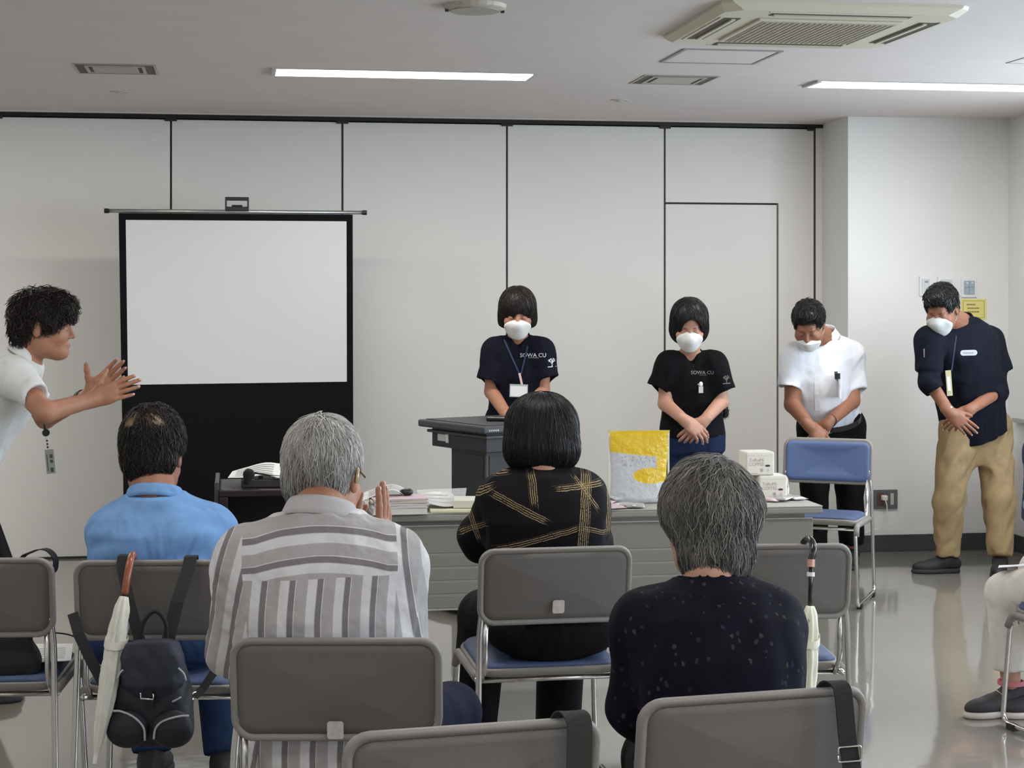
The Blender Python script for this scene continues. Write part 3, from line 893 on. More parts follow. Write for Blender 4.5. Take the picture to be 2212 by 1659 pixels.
# standing pouch, yellow and clear
def pouch_mat():
    m, N, L, b = new_mat('yellow and clear pouch film')
    tc = N.new('ShaderNodeTexCoord'); sp = N.new('ShaderNodeSeparateXYZ'); L.new(tc.outputs['Object'], sp.inputs[0])
    def mth(op, a, bb=None, c=None):
        n = N.new('ShaderNodeMath'); n.operation = op
        for i, q in enumerate((a, bb, c)):
            if q is None: continue
            if isinstance(q, (int, float)): n.inputs[i].default_value = q
            else: L.new(q, n.inputs[i])
        return n.outputs[0]
    x, z = sp.outputs['X'], sp.outputs['Z']
    # wavy lower rim of the yellow top band, a yellow right band, a yellow tongue
    rim = mth('MULTIPLY_ADD', x, -.12, .195)
    top = mth('GREATER_THAN', z, rim)
    right = mth('MULTIPLY', mth('GREATER_THAN', x, .07), mth('GREATER_THAN', z, .085))
    ex = mth('DIVIDE', mth('SUBTRACT', x, .045), .075); ez = mth('DIVIDE', mth('SUBTRACT', z, .112), .032)
    ton = mth('LESS_THAN', mth('ADD', mth('MULTIPLY', ex, ex), mth('MULTIPLY', ez, ez)), 1.0)
    yel = mth('MAXIMUM', mth('MAXIMUM', top, right), ton)
    edge = mth('LESS_THAN', mth('ABSOLUTE', x), .121)
    yel = mth('MULTIPLY', yel, edge)
    # printed block of fine text
    blk = mth('MULTIPLY', mth('MULTIPLY', mth('GREATER_THAN', x, -.075), mth('LESS_THAN', x, .065)), mth('MULTIPLY', mth('GREATER_THAN', z, .15), mth('LESS_THAN', z, .192)))
    nz = N.new('ShaderNodeTexNoise'); nz.inputs['Scale'].default_value = 160; L.new(tc.outputs['Object'], nz.inputs['Vector'])
    ink = mth('MULTIPLY', blk, mth('GREATER_THAN', nz.outputs['Fac'], .56))
    m1 = N.new('ShaderNodeMix'); m1.data_type = 'RGBA'; L.new(yel, m1.inputs['Factor'])
    m1.inputs['A'].default_value = srgb(214, 216, 219); m1.inputs['B'].default_value = srgb(226, 190, 44)
    m2 = N.new('ShaderNodeMix'); m2.data_type = 'RGBA'; L.new(ink, m2.inputs['Factor']); L.new(m1.outputs['Result'], m2.inputs['A'])
    m2.inputs['B'].default_value = srgb(178, 178, 184)
    L.new(m2.outputs['Result'], b.inputs['Base Color'])
    b.inputs['Roughness'].default_value = .18
    al = mth('MULTIPLY_ADD', yel, .25, .72); L.new(al, b.inputs['Alpha'])
    n = N.new('ShaderNodeTexNoise'); n.inputs['Scale'].default_value = 26; n.inputs['Detail'].default_value = 3; L.new(tc.outputs['Object'], n.inputs['Vector'])
    bp = N.new('ShaderNodeBump'); bp.inputs['Strength'].default_value = .9; bp.inputs['Distance'].default_value = .012
    L.new(n.outputs['Fac'], bp.inputs['Height']); L.new(bp.outputs['Normal'], b.inputs['Normal'])
    return m
p = onz(1385, 1088, TZ)
e = empty('standing_pouch', (p[0], p[1]+.04, TZ), -.03, 'large yellow and clear stand-up pouch on the table', 'pouch')
rings = []
for i in range(15):
    t = i/14; z = .292*t; w = .122 + .006*t - .016*math.sin(math.pi*min(t*1.2, 1))*.6; th = .045*(1-t)**.8 + .0012
    ring = []
    for k in range(28):
        a = 2*math.pi*k/28; ring.append(V(w*math.copysign(abs(math.cos(a))**.85, math.cos(a)), th*math.sin(a), z + .004*math.sin(3*w*a)*(1-t)))
    rings.append(ring)
body = MB().loft(rings).build('film', pouch_mat(), e, smooth=True)
MB().box((-.118, -.004, .262), (.12, -.0018, .2655)).build('zip_strip', mat('zip strip', srgb(214, 168, 40), .3), e)
MB().box((-.128, -.0014, .284), (.128, .0014, .2945)).build('top_seal', mat('pouch seal', srgb(222, 196, 90), .25), e)
MB().box((-.127, -.0012, .02), (-.119, .0012, .285)).box((.119, -.0012, .02), (.127, .0012, .285)).build('side_seal', mat('side seal', srgb(224, 222, 210), .2), e)

# coffee boxes
M_BOX = mat('cream carton', srgb(226, 222, 210), .6); M_TXT = mat('carton print', srgb(186, 164, 158), .6); M_CUP = mat('carton cup', srgb(60, 52, 48), .6)
def carton(px, py, z, label):
    p = onz(px, py, z) if z == TZ else None
    if p is None:
        p = onz(px, 1079, TZ)
    e = empty('coffee_box', (p[0], p[1], z), .0, label, 'box', 'coffee cartons stacked on the table')
    w, d, h = .122, .115, .098
    b_ = MB().box((0, 0, 0), (w, d, h)).build('carton', M_BOX, e, bevel=.008, seg=3)
    MB().box((.004, -.0006, h-.016), (w-.004, .0004, h-.0155)).build('lid_line', M_TXT, e)
    for k, (tx, sz, zz) in enumerate((('ToRoMi', .019, .063), ('COFFEE', .019, .046))):
        me = text_mesh('print_text', tx, sz, .0002); me.transform(Matrix.Rotation(math.pi/2, 4, 'X'))
        link('print_text', me, M_TXT, e, (.044, -.0007, zz))
    c = [V(.092 + .011*math.cos(a*.349), -.0005, .040 + .0045*math.sin(a*.349)) for a in range(18)]
    MB().loft([c, [q + V(0, -.0004, 0) for q in c]]).build('print_cup', M_CUP, e)
    c = [V(.066 + .007*math.cos(a*.349), -.0005, .022 + .007*math.sin(a*.349)) for a in range(18)]
    MB().loft([c, [q + V(0, -.0004, 0) for q in c]]).build('print_seal', M_TXT, e)
    MB().box((.088, -.0008, .016), (.098, -.0004, .026)).build('print_mark', mat('carton faint print', srgb(206, 192, 184), .6), e)
    MB().box((.022, -.0008, .008), (.05, -.0004, .0105)).build('print_line', M_TXT, e)
carton(1640, 1079, TZ, 'lower right cream carton reading TOROMI COFFEE')
carton(1564, 1079, TZ, 'lower left cream carton, mostly hidden by grey hair')
carton(1612, 1079-.098*FPX/7.05, TZ+.0985, 'top cream carton reading TOROMI COFFEE, resting on two others')

# ------------------------------------------------------------------ cabinet with gooseneck microphone, at the screen
p = A(475, 1045, 7.5)
CZ = HC - (1052-HY)*7.35/FPX
e = empty('equipment_cart', (p[0]+.27, p[1]-.05, 0), .0, 'dark red-brown equipment cabinet below the screen', 'cabinet')
M_CART = mat('dark red wood', srgb(38, 25, 26), .4); M_CARTG = mat('grey cart post', srgb(78, 76, 74), .5, .3)
hx, hy = .27, .22
MB().box((-hx, -hy, CZ-.03), (hx, hy, CZ)).build('top', M_CART, e, bevel=.006)
MB().box((-hx, -hy, .06), (-hx+.035, hy, CZ-.03)).build('side', M_CART, e, bevel=.003)
MB().box((hx-.035, -hy, .06), (hx, hy, CZ-.03)).build('side', M_CART, e, bevel=.003)
MB().box((-hx+.035, hy-.015, .06), (hx-.035, hy, CZ-.03)).build('back', M_CART, e)
MB().box((-hx+.035, -hy+.01, .06), (hx-.035, hy-.015, .08)).build('shelf', M_CART, e)
MB().box((-hx+.035, -hy+.01, .36), (hx-.035, hy-.015, .38)).build('shelf', M_CART, e)
MB().box((-hx-.02, -hy+.02, .03), (-hx-.001, -hy+.06, CZ+.03)).build('post', M_CARTG, e, bevel=.004)
MB().box((-hx-.02, hy-.06, .03), (-hx-.001, hy-.02, CZ+.03)).build('post', M_CARTG, e, bevel=.004)
MB().box((-hx-.018, -hy+.06, CZ+.005), (-hx-.003, hy-.06, CZ+.03)).build('side_rail', M_CARTG, e)
for sx in (-hx+.03, hx-.03):
    for sy in (-hy+.03, hy-.03): MB().disc((sx-.012, sy, .03), .03, .024, 14, axis=0).build('caster', M_BPLAS, e)
cc = V(p[0]+.27, p[1]-.05, CZ)
e = empty('audio_mixer', cc + V(.02, -.02, 0), 0, 'flat dark control unit on the cabinet top', 'mixer')
MB().box((-.2, -.14, 0), (.22, .1, .035)).build('mixer_case', mat('mixer case', srgb(52, 50, 50), .5), e, bevel=.006)
for k in range(5): MB().disc((-.12+k*.06, -.1, .035), .010, .012, 12).build('knob', M_WPLAS if k in (1, 3) else M_BPLAS, e)
e = empty('gooseneck_microphone', cc + V(-.13, -.15, 0), 0, 'black gooseneck microphone bent over the cabinet edge', 'microphone')
MB().disc((.3, .0, 0), .04, .02, 18).build('base', M_BPLAS, e)
MB().tube(spline([V(.3, 0, .02), V(.26, 0, .045), V(.12, -.01, .045), V(0, -.03, .065)], 6), .004, 8).build('neck', M_BPLAS, e, smooth=True)
v, q = sdf_mesh([('u', p_ell((-.02, -.035, .06), (.024, .021, .022)), 0), ('u', p_cap((-.03, -.04, .03), (-.02, -.035, .06), .013, .018), .01)], .003)
link('foam_head', mesh_np('foam_head', v, q), mat('foam black', srgb(22, 21, 22), .9, bump=.6, bscale=500), e)
sheet('paper_sheet', [A(492, 1032, 7.33), A(530, 1031, 7.33), A(572, 1026, 7.32), A(612, 1034, 7.3)], [A(502, 1018, 7.5), A(530, 1010, 7.52), A(575, 999, 7.52), A(622, 1004, 7.5)], M_PAPER, 'white printed sheet draped over the control unit', 'paper', prints=5)
# ------------------------------------------------------------------ stacking chairs
M_SHELL = mat('grey chair plastic', srgb(134, 129, 124), .5, bump=.12, bscale=700)
M_REAR = mat('grey textured back panel', srgb(104, 99, 95), .62, var=.05, vscale=260, bump=.35, bscale=900)
M_BLUE = mat('blue chair vinyl', srgb(84, 103, 144), .55, var=.04, vscale=200, bump=.2, bscale=700)
M_UNDER = mat('dark seat underside', srgb(40, 40, 42), .5)
M_STICK = mat('white sticker', srgb(196, 188, 182), .5, var=.12, vscale=90)

def bend(x, z, y):
    """chair back sheet: leans back to the top, wraps a little round the sitter, dips at its lower middle"""
    low = max(0.0, (-z)/.115)
    zz = z - .014*low*(1-(x/.234)**2) + .006*max(0, z/.115)*(1-(x/.234)**2)
    return V(x, -.245 - .16*zz + .55*x*x - .03 + y, .685 + zz)

def back_part(rings, cap=True):
    R = []
    for w, h, r, y in rings:
        R.append([bend(x, z, y) for x, z in rounded_rect(w, h, max(r, .0001), 5)])
    return MB().loft(R, cap=cap)

def make_chair():
    P = {}
    W, H, r = .467, .228, .045
    P['backrest_shell'] = [(back_part([(W-.034, H-.034, r-.014, .0), (W-.034, H-.034, r-.014, -.006), (W-.012, H-.012, r-.004, -.0135), (W-.003, H-.003, r, -.009), (W, H, r, 0), (W-.003, H-.003, r, .009), (W-.012, H-.012, r-.004, .0135), (W-.036, H-.036, r-.014, .012)], False).mesh('backrest_shell', True), M_SHELL)]
    P['backrest_panel'] = [(back_part([(W-.034, H-.034, r-.014, -.003), (W-.036, H-.036, r-.014, -.0065), (W-.07, H-.07, r-.025, -.0072), (W*.55, H*.4, .02, -.0072), (W*.2, H*.12, .01, -.0072), (.0004, .0003, .0001, -.0072)], False).mesh('backrest_panel', True), M_REAR)]
    P['backrest_cushion'] = [(back_part([(W-.03, H-.03, r-.014, .008), (W-.034, H-.034, r-.014, .018), (W-.05, H-.05, r-.02, .024), (W-.07, H-.07, r-.026, .0255), (W*.6, H*.5, .03, .0255), (W*.2, H*.15, .01, .0255), (.0004, .0003, .0001, .0255)], False).mesh('backrest_cushion', True), M_BLUE)]
    def seat(rings):
        R = []
        for w, d, r_, z in rings:
            R.append([V(x, y + .012, z + .02*((y/.2)**2) - .012*(max(0, -y)/.2)) for x, y in rounded_rect(w, d, r_, 5)])
        return MB().loft(R)
    P['seat_shell'] = [(seat([(.40, .36, .05, .392), (.435, .40, .055, .400), (.445, .41, .06, .413), (.44, .405, .06, .419)]).mesh('seat_shell', True), M_SHELL)]
    P['seat_cushion'] = [(seat([(.425, .39, .055, .416), (.43, .395, .06, .424), (.415, .38, .055, .434), (.3, .27, .05, .438), (.1, .1, .03, .438)]).mesh('seat_cushion', True), mat('shaded blue seat vinyl', srgb(66, 80, 112), .6, var=.04, vscale=200, bump=.2, bscale=700))]  # seat is a darker copy of the back's blue, its dimness put into the colour
    P['frame'] = []
    P['inner_tube'] = []
    P['glide'] = []
    for s in (-1, 1):
        t = MB().tube(fillet([V(s*.213, -.235, .64), V(s*.226, -.232, .55), V(s*.238, -.262, .016), V(s*.238, .235, .016), V(s*.222, .205, .40), V(s*.222, -.19, .392)], .05, 6), .0095, 8)
        P['frame'].append((t.mesh('frame', True), M_CHROME))
        t = MB().tube(fillet([V(s*.205, -.228, .62), V(s*.207, -.222, .44), V(s*.207, -.15, .385)], .04, 5), .0085, 8)
        P['inner_tube'].append((t.mesh('inner_tube', True), M_CHROME))
        for y in (-.2, .17):
            P['glide'].append((MB().box((s*.238-.013, y-.022, 0), (s*.238+.013, y+.022, .022)).mesh('glide'), M_BPLAS))
        t = MB().tube(fillet([V(s*.226, -.17, .402), V(s*.226, .19, .408), V(s*.229, .212, .36)], .04, 5), .014, 10)
        P.setdefault('rail_sleeve', []).append((t.mesh('rail_sleeve', True), M_SHELL))
    P['cross_bar'] = [(MB().tube([V(-.225, -.15, .385), V(.225, -.15, .385)], .008, 8).mesh('cross_bar', True), M_CHROME),
                      (MB().tube([V(-.225, .15, .385), V(.225, .15, .385)], .008, 8).mesh('cross_bar', True), M_CHROME)]
    return P
CHAIR = make_chair()
for nm, lst in CHAIR.items():
    for me, m in lst:
        if not me.materials: me.materials.append(m)

def chair_at(base, rz, label, sticker=None, group='grey stacking chairs of the audience'):
    e = empty('stacking_chair', (base[0], base[1], 0), rz, label, 'chair', group)
    for nm, lst in CHAIR.items():
        for me, m in lst:
            link(nm, me, None, e)
    if sticker is not None:
        x, z = sticker
        a = [bend(x+q, z+w, -.0085) for q, w in rounded_rect(.036, .036, .006, 4)]
        MB().loft([a, [bend(x+q, z+w, -.0098) for q, w in rounded_rect(.036, .036, .006, 4)]]).build('sticker', M_STICK, e)
    return e

def chair_px(px, py, rz_deg, label, sticker=None, d=None, ztop=.803):
    """place a chair by the middle of its top edge"""
    d = d or (HC-ztop)*FPX/(py-HY)
    p = A(px, py, d); rz = math.radians(rz_deg)
    off = -(.245+.03+.16*.12)
    base = V(p[0] + math.sin(rz)*off, p[1] - math.cos(rz)*off, 0)
    return chair_at(base, rz, label, sticker), base, rz, d

CH = {}
CH['polo'] = chair_px(332, 1210, -8, 'grey chair of the man in the blue polo, hung with backpack and umbrella')
CH['stripe'] = chair_px(722, 1379, -9, 'grey chair of the man in the striped shirt, white sticker on back', (-.0, -.078))
CH['black'] = chair_px(1206, 1182, 1.5, 'grey chair of the woman in the black and gold blouse, white sticker on back', (.005, -.055))
CH['right'] = chair_px(1681, 1175, -5, 'empty grey chair with a flowered umbrella hooked on its back')
CH['navy'] = chair_px(1645, 1497, 7, 'grey chair of the woman in the navy top, strap with silver buckle over it')
CH['mid'] = chair_px(1035, 1567, 7, 'empty grey chair in the foreground centre, cut by the bottom edge')
CH['left'] = chair_px(-68, 1206, -5, 'grey chair cut by the left edge, black bag and papers on it')
# blue chair at the wall, facing the room
pb = A(1792, 948, 9.2); rz = math.radians(150); off = -(.245+.03+.16*.12)
bb = V(pb[0] + math.sin(rz)*off, pb[1] - math.cos(rz)*off, 0)
chair_at(bb, rz, 'chair with blue seat and back facing the room beside the table')
# chair of the person at the right edge
Fd = nrm(RT*-.3 + FW*.95); rz = math.atan2(-Fd[0], Fd[1]); pc = C(2.06, 6.17, 0)
CH['edge'] = (chair_at(pc, rz, 'grey chair cut by the right edge under the person in white trousers'), pc, rz, 6.17)
# ------------------------------------------------------------------ people
M_SKIN = mat('skin', srgb(168, 118, 92), .55, var=.05, vscale=60, bump=.08, bscale=400, sss=.06)
M_SKINP = mat('pale skin', srgb(182, 136, 114), .55, var=.05, vscale=60, bump=.08, bscale=400, sss=.06)
M_SKINT = mat('tan skin', srgb(146, 97, 73), .55, var=.05, vscale=60, bump=.08, bscale=400, sss=.06)
M_LIP = mat('lips', srgb(172, 104, 96), .5)
M_BROW = mat('brow hair', srgb(34, 27, 25), .8)
M_NAIL = mat('nails', srgb(214, 172, 156), .35)
M_MASK = mat('white mask cloth', srgb(226, 225, 221), .8, bump=.3, bscale=260)
M_MASKG = mat('grey mask cloth', srgb(198, 200, 196), .8, bump=.3, bscale=260)
M_SHOE = mat('black shoe', srgb(28, 26, 27), .6, bump=.3, bscale=200)
M_SOLE = mat('black sole', srgb(36, 34, 34), .7)

def head_frame(face, pitch=0.0, roll=0.0):
    """columns: right, front, up"""
    f = nrm(V(face[0], face[1], 0)); r = np.cross(f, UP)
    c, s = math.cos(pitch), math.sin(pitch)
    fr = f*c - UP*s; up = UP*c + f*s
    if roll:
        cr, sr = math.cos(roll), math.sin(roll)
        r, up = r*cr - up*sr, up*cr + r*sr
    return np.stack([r, fr, up], 1)

def head_ops(hp, R, hs=1.0, neck=None, nr=.054, jaw=1.0):
    T = lambda x, y, z: hp + R @ (V(x, y, z)*hs)
    E = lambda c, r: p_ell(T(*c), V(*r)*hs, R)
    K = lambda a, b, ra, rb=None: p_cap(T(*a), T(*b), ra*hs, (rb if rb is not None else ra)*hs)
    o = [('u', E((0, -.014, .034), (.076, .096, .088)), 0),
         ('u', E((0, .022, -.03), (.064*jaw, .074, .082)), .03),
         ('u', K((-.028*jaw, .02, -.068), (0, .06, -.088), .04, .028), .03),
         ('u', K((.028*jaw, .02, -.068), (0, .06, -.088), .04, .028), .03),
         ('u', E((0, .078, -.096), (.02, .018, .016)), .02),
         ('u', K((-.03, .082, .024), (.03, .082, .024), .011), .02)]
    for s in (-1, 1):
        o += [('s', E((s*.031, .104, .003), (.019, .016, .011)), .014),
              ('u', E((s*.031, .0805, .0), (.0155, .014, .0115)), .004),
              ('u', E((s*.042, .06, -.03), (.026, .026, .022)), .03)]
    o += [('u', K((0, .092, .012), (0, .112, -.028), .007, .0105), .012),
          ('u', E((-.0105, .1, -.033), (.008, .0095, .007)), .006),
          ('u', E((.0105, .1, -.033), (.008, .0095, .007)), .006),
          ('u', E((0, .093, -.059), (.022, .011, .0065)), .008),
          ('u', E((0, .091, -.070), (.019, .011, .0065)), .006)]
    for s in (-1, 1):
        o += [('u', p_ell(T(s*.079, -.012, -.006), V(.009, .019, .033)*hs, R), .008),
              ('s', p_ell(T(s*.089, -.008, -.004), V(.006, .010, .02)*hs, R), .006)]
    if neck is not None:
        o.append(('u', p_cap(T(0, -.03, -.045), neck, nr, nr+.006), .03))
    return o

def hand_ops(w, Y, Zn, sign, curl=(.3, .3, .35, .4), spread=.06, thumb=(.75, .65, -.25), tcurl=.25, sc=1.0):
    """w wrist, Y towards the fingers, Zn back of the hand, sign +1 left hand / -1 right hand"""
    Y = nrm(Y); Zn = nrm(Zn - Y*np.dot(Zn, Y)); X = np.cross(Y, Zn)*sign   # towards the thumb
    Q = lambda a, b, c: w + (X*a + Y*b + Zn*c)*sc
    Rm = np.stack([X, Y, Zn], 1)
    o = [('u', p_cap(Q(0, -.03, 0), Q(0, .01, 0), .026*sc, .025*sc), 0),
         ('u', p_ell(Q(.001, .05, 0), V(.041, .052, .0165)*sc, Rm), .02),
         ('u', p_cap(Q(.026, .022, -.008), Q(.03, .05, -.008), .015*sc, .012*sc), .015)]
    nails = []
    for i, (x, y, ls) in enumerate(((.029, .086, (.042, .025, .02)), (.0095, .091, (.046, .029, .021)), (-.0105, .087, (.042, .027, .02)), (-.029, .077, (.033, .02, .018)))):
        b = V(x, y, 0.002); a = 0.0; sp = spread*(1.5-i)
        r0 = (.0098, .0100, .0095, .0085)[i]
        o.append(('u', p_cap(Q(x*.6, .035, 0), Q(*b), .011*sc, r0*sc), .012))
        for j, l in enumerate(ls):
            a += curl[i]*(1.0, 1.15, .8)[j]
            d = V(math.sin(sp)*math.cos(a), math.cos(a)*math.cos(sp), -math.sin(a))
            e = b + d*l
            o.append(('u', p_cap(Q(*b), Q(*e), r0*(1-.1*j)*sc, r0*(.92-.1*j)*sc), .003))
            b = e
        up = V(0, math.sin(a), math.cos(a))
        nails.append((Q(*(b + up*r0*.62)), X, Y*d[1] + X*d[0] + Zn*d[2], X*up[0] + Y*up[1] + Zn*up[2]))
    b = V(.027, .022, -.006); d = nrm(V(*thumb))
    for j, (l, r) in enumerate(((.034, .0135), (.031, .0115), (.024, .0102))):
        e = b + d*l
        o.append(('u', p_cap(Q(*b), Q(*e), r*sc, r*.88*sc), .008))
        b = e
        d = nrm(d + V(-.25*tcurl, .9*tcurl, -.35*tcurl)*.6)
    return o, nails

def put(name, ops, h, m, root, rp, disp=None, relax=1, attrs=None):
    v, q = sdf_mesh(ops, h, disp, relax)
    at = attrs(v) if attrs else None
    return link(name, mesh_np(name, v - rp, q, attrs=at), m, root)

def face_bits(root_part, rp, hp, R, hs=1.0, mouth=True, brow=True):
    T = lambda x, y, z: hp + R @ (V(x, y, z)*hs) - rp
    for s in (-1, 1):
        if brow:
            MB().tube([T(s*.016, .0935, .021), T(s*.03, .0915, .026), T(s*.047, .080, .022)], [.0022*hs, .003*hs, .0012*hs], 6).build('eyebrow', M_BROW, root_part, smooth=True)
        MB().tube([T(s*.017, .0905, -.004), T(s*.031, .0945, -.0075), T(s*.045, .0865, -.004)], [.0009*hs, .0014*hs, .0009*hs], 6).build('eyelash', M_BROW, root_part, smooth=True)
    if mouth:
        f = MB()
        for zz, yy, rr in ((-.0605, .1005, .0042), (-.0685, .0985, .0048)):
            f.tube([T(-.021, yy-.011, -.0645), T(-.009, yy, zz), T(.009, yy, zz), T(.021, yy-.011, -.0645)], [.001, rr*hs, rr*hs, .001], 8)
        f.build('lips', M_LIP, root_part, smooth=True)

def face_mask(root, rp, hp, R, m, hs=1.0, hi=.004, lo=-.130, w=.073, jaw=1.0, loops=True):
    T = lambda x, y, z: hp + R @ (V(x, y, z)*hs)
    E = lambda c, r: p_ell(T(*c), V(*r)*hs, R)
    o = [('u', E((0, .026, -.048), (.073*jaw, .082, .086)), 0),
         ('u', p_cap(T(0, .056, -.088), T(0, .082, -.05), .040*hs, .034*hs), .03),
         ('u', p_cap(T(0, .088, .0), T(0, .102, -.03), .013*hs, .020*hs), .04),
         ('u', p_cap(T(-.045, .055, -.03), T(.045, .055, -.03), .034*hs, .034*hs), .03),
         ('i', E((0, .085, (hi+lo)/2), (w, .088, (hi-lo)/2)), .006)]
    part = put('face_mask', o, .0035*hs, m, root, rp, relax=2)
    for s in (-1, 1):
        f = MB()
        if loops:
            f.tube([q - rp for q in spline([T(s*.064, .045, -.022), T(s*.074, .02, .0), T(s*.083, -.015, .018)], 4)], .0016, 6)
            f.tube([q - rp for q in spline([T(s*.06, .03, -.085), T(s*.072, .005, -.06), T(s*.083, -.018, -.03)], 4)], .0016, 6)
            f.build('ear_loop', m, part, smooth=True)
    for k in range(3):
        z = -.045 - k*.018
        f = MB().tube([q - rp for q in spline([T(-.05, .083-.004*k, z), T(-.025, .112-.005*k, z), T(0, .1265-.006*k, z), T(.025, .112-.005*k, z), T(.05, .083-.004*k, z)], 4)], .0009, 5)
        f.build('pleat', m, part, smooth=True)
    return part

def strands(hops, V0, rp, n, length, flow, rad=.0011, S=7, lift=.0015, jit=.25, seed=1, keep=None, bias=None, tip=.35, wave=0.0, droop=0.0):
    rg = np.random.default_rng(seed)
    if keep is not None: V0 = V0[keep(V0)]
    V0 = V0[rg.integers(0, len(V0), n)] + rg.normal(size=(n, 3))*.002
    p = V0.astype(np.float32)
    L = length*rg.uniform(.55, 1.15, n)
    tilt = rg.normal(size=(n, 3))*jit
    lf = lift*rg.uniform(.1, 2.2, n)
    def grad(q):
        e = .002; f0 = sdf_points(hops, q)
        g = np.stack([sdf_points(hops, q + np.eye(3, dtype=np.float32)[i]*e) - f0 for i in range(3)], 1)/e
        return f0, g/(np.linalg.norm(g, axis=1)[:, None] + 1e-6)
    path = []
    ph = rg.uniform(0, 6.28, n)
    for s in range(S+1):
        f0, g = grad(p)
        p = p - g*(f0 - lf*(.3 + s/S))[:, None]
        path.append(p.copy())
        d = flow(p) + tilt
        if wave:
            sd = np.cross(d, g); d = d + sd*(np.sin(ph + s*1.6)*wave)[:, None]
        d = d - g*(d*g).sum(1)[:, None]*(1-droop)
        d /= np.linalg.norm(d, axis=1)[:, None] + 1e-6
        p = (p + d*(L/S)[:, None]).astype(np.float32)
    path = np.stack(path, 1)                       # n, S+1, 3
    t = np.gradient(path, axis=1); t /= np.linalg.norm(t, axis=2)[..., None] + 1e-9
    ref = rg.normal(size=(n, 1, 3)); u = np.cross(t, ref); u /= np.linalg.norm(u, axis=2)[..., None] + 1e-9
    w = np.cross(t, u)
    rr = rad*rg.uniform(.6, 1.5, n)[:, None]*np.interp(np.arange(S+1)/S, [0, .15, .7, 1], [.7, 1, .85, tip])[None]
    vs = []
    for k in range(3):
        a = 2*math.pi*k/3
        vs.append(path + (u*math.cos(a) + w*math.sin(a))*rr[..., None])
    vs = np.stack(vs, 2).reshape(-1, 3)
    i = np.arange(n)[:, None, None]*(S+1)*3; j = np.arange(S)[None, :, None]*3; k = np.arange(3)[None, None, :]
    k2 = (k+1) % 3
    q = np.stack([i+j+k, i+j+k2, i+j+3+k2, i+j+3+k], -1).reshape(-1, 4)
    val = np.repeat(np.clip(rg.beta(1.6, 2.2, n) if bias is None else bias(V0, rg), 0, 1), (S+1)*3)
    return vs - rp, q, val

def hair(root, rp, hops, h, m, n, length, flow, base=.3, patch=None, disp=None, **kw):
    v, q = sdf_mesh(hops, h, disp)
    at = {'strand': np.full(len(v), base)}
    keep = kw.pop('keep', None)
    if patch is not None:
        at['scalp'] = patch(v)
        k0 = keep
        rg = np.random.default_rng(5)
        keep = lambda P: (patch(P) < rg.uniform(.02, .9, len(P))) & (k0(P) if k0 else True)
    cap = link('hair', mesh_np('hair', v - rp, q, attrs=at), m, root)
    sv, sq, val = strands(hops, v, rp, n, length, flow, keep=keep, **kw)
    at = {'strand': val}
    if patch is not None: at['scalp'] = np.zeros(len(sv))
    s = link('hair_strands', mesh_np('hair_strands', sv, sq, attrs=at), m, cap)
    s['kind'] = 'stuff'
    return cap

def sleeve(sh, el, hem, r0, r1, ext=.05):
    """open-ended sleeve tube from the shoulder to the hem point; follows the elbow when el is given"""
    o = []
    if el is not None:
        o.append(('u', p_cap(sh, el, r0, (r0+r1)/2), .045)); a = el
        o.append(('u', p_cut(p_cap(a, hem + nrm(hem-a)*ext, (r0+r1)/2, r1), hem, hem-a), .02))
    else:
        a = sh
        o.append(('u', p_cut(p_cap(a, hem + nrm(hem-a)*ext, r0, r1), hem, hem-a), .045))
    d = nrm(hem-a)
    o.append(('s', p_cap(hem + d*.012, hem + d*.08, r1-.011), 0))
    return o

def collar(root, rp, c, ax, fr, r, m, h=.038, gap=.5, flare=.022, depth=.85, back=.0):
    """folded shirt collar round the neck; ax up the neck, fr to the front"""
    ax = nrm(ax); fr = nrm(fr - ax*np.dot(fr, ax)); rt = np.cross(fr, ax)
    rings = []
    prof = ((.98, -.006), (.97, h*.55), (1.0, h*.95), (1.05, h), (1.12, h*.72), (1+flare/r*.8, h*.2), (1+flare/r, -.006), (1+flare/r*.92, -.006), (1.05, h*.55))
    n = 40
    for i in range(n+1):
        a = gap + (2*math.pi - 2*gap)*i/n
        x, y = math.sin(a), math.cos(a)
        front = max(0, y)
        ring = []
        for k, (q, z) in enumerate(prof):
            drop = .028*front**2 + (.018*front**3 if k in (5, 6, 7) else 0)
            ring.append(c - rp + rt*(x*r*q) + fr*(y*r*q*depth + back*(1-front)) + ax*(z - drop))
        rings.append(ring)
    return MB().loft(rings).build('collar', m, root, smooth=True)

TAB_M = [(0, .168, .118), (.25, .165, .122), (.55, .178, .128), (.78, .182, .118), (.9, .14, .095), (1.0, .07, .068)]
TAB_F = [(0, .165, .118), (.25, .148, .112), (.55, .158, .120), (.76, .162, .110), (.9, .125, .088), (1.0, .062, .062)]

def scale_tab(tab, sw, sd=None, off=0.0):
    sd = sw if sd is None else sd
    return [(q[0], q[1]*sw + off, q[2]*sd + off) + tuple(q[3:]) for q in tab]

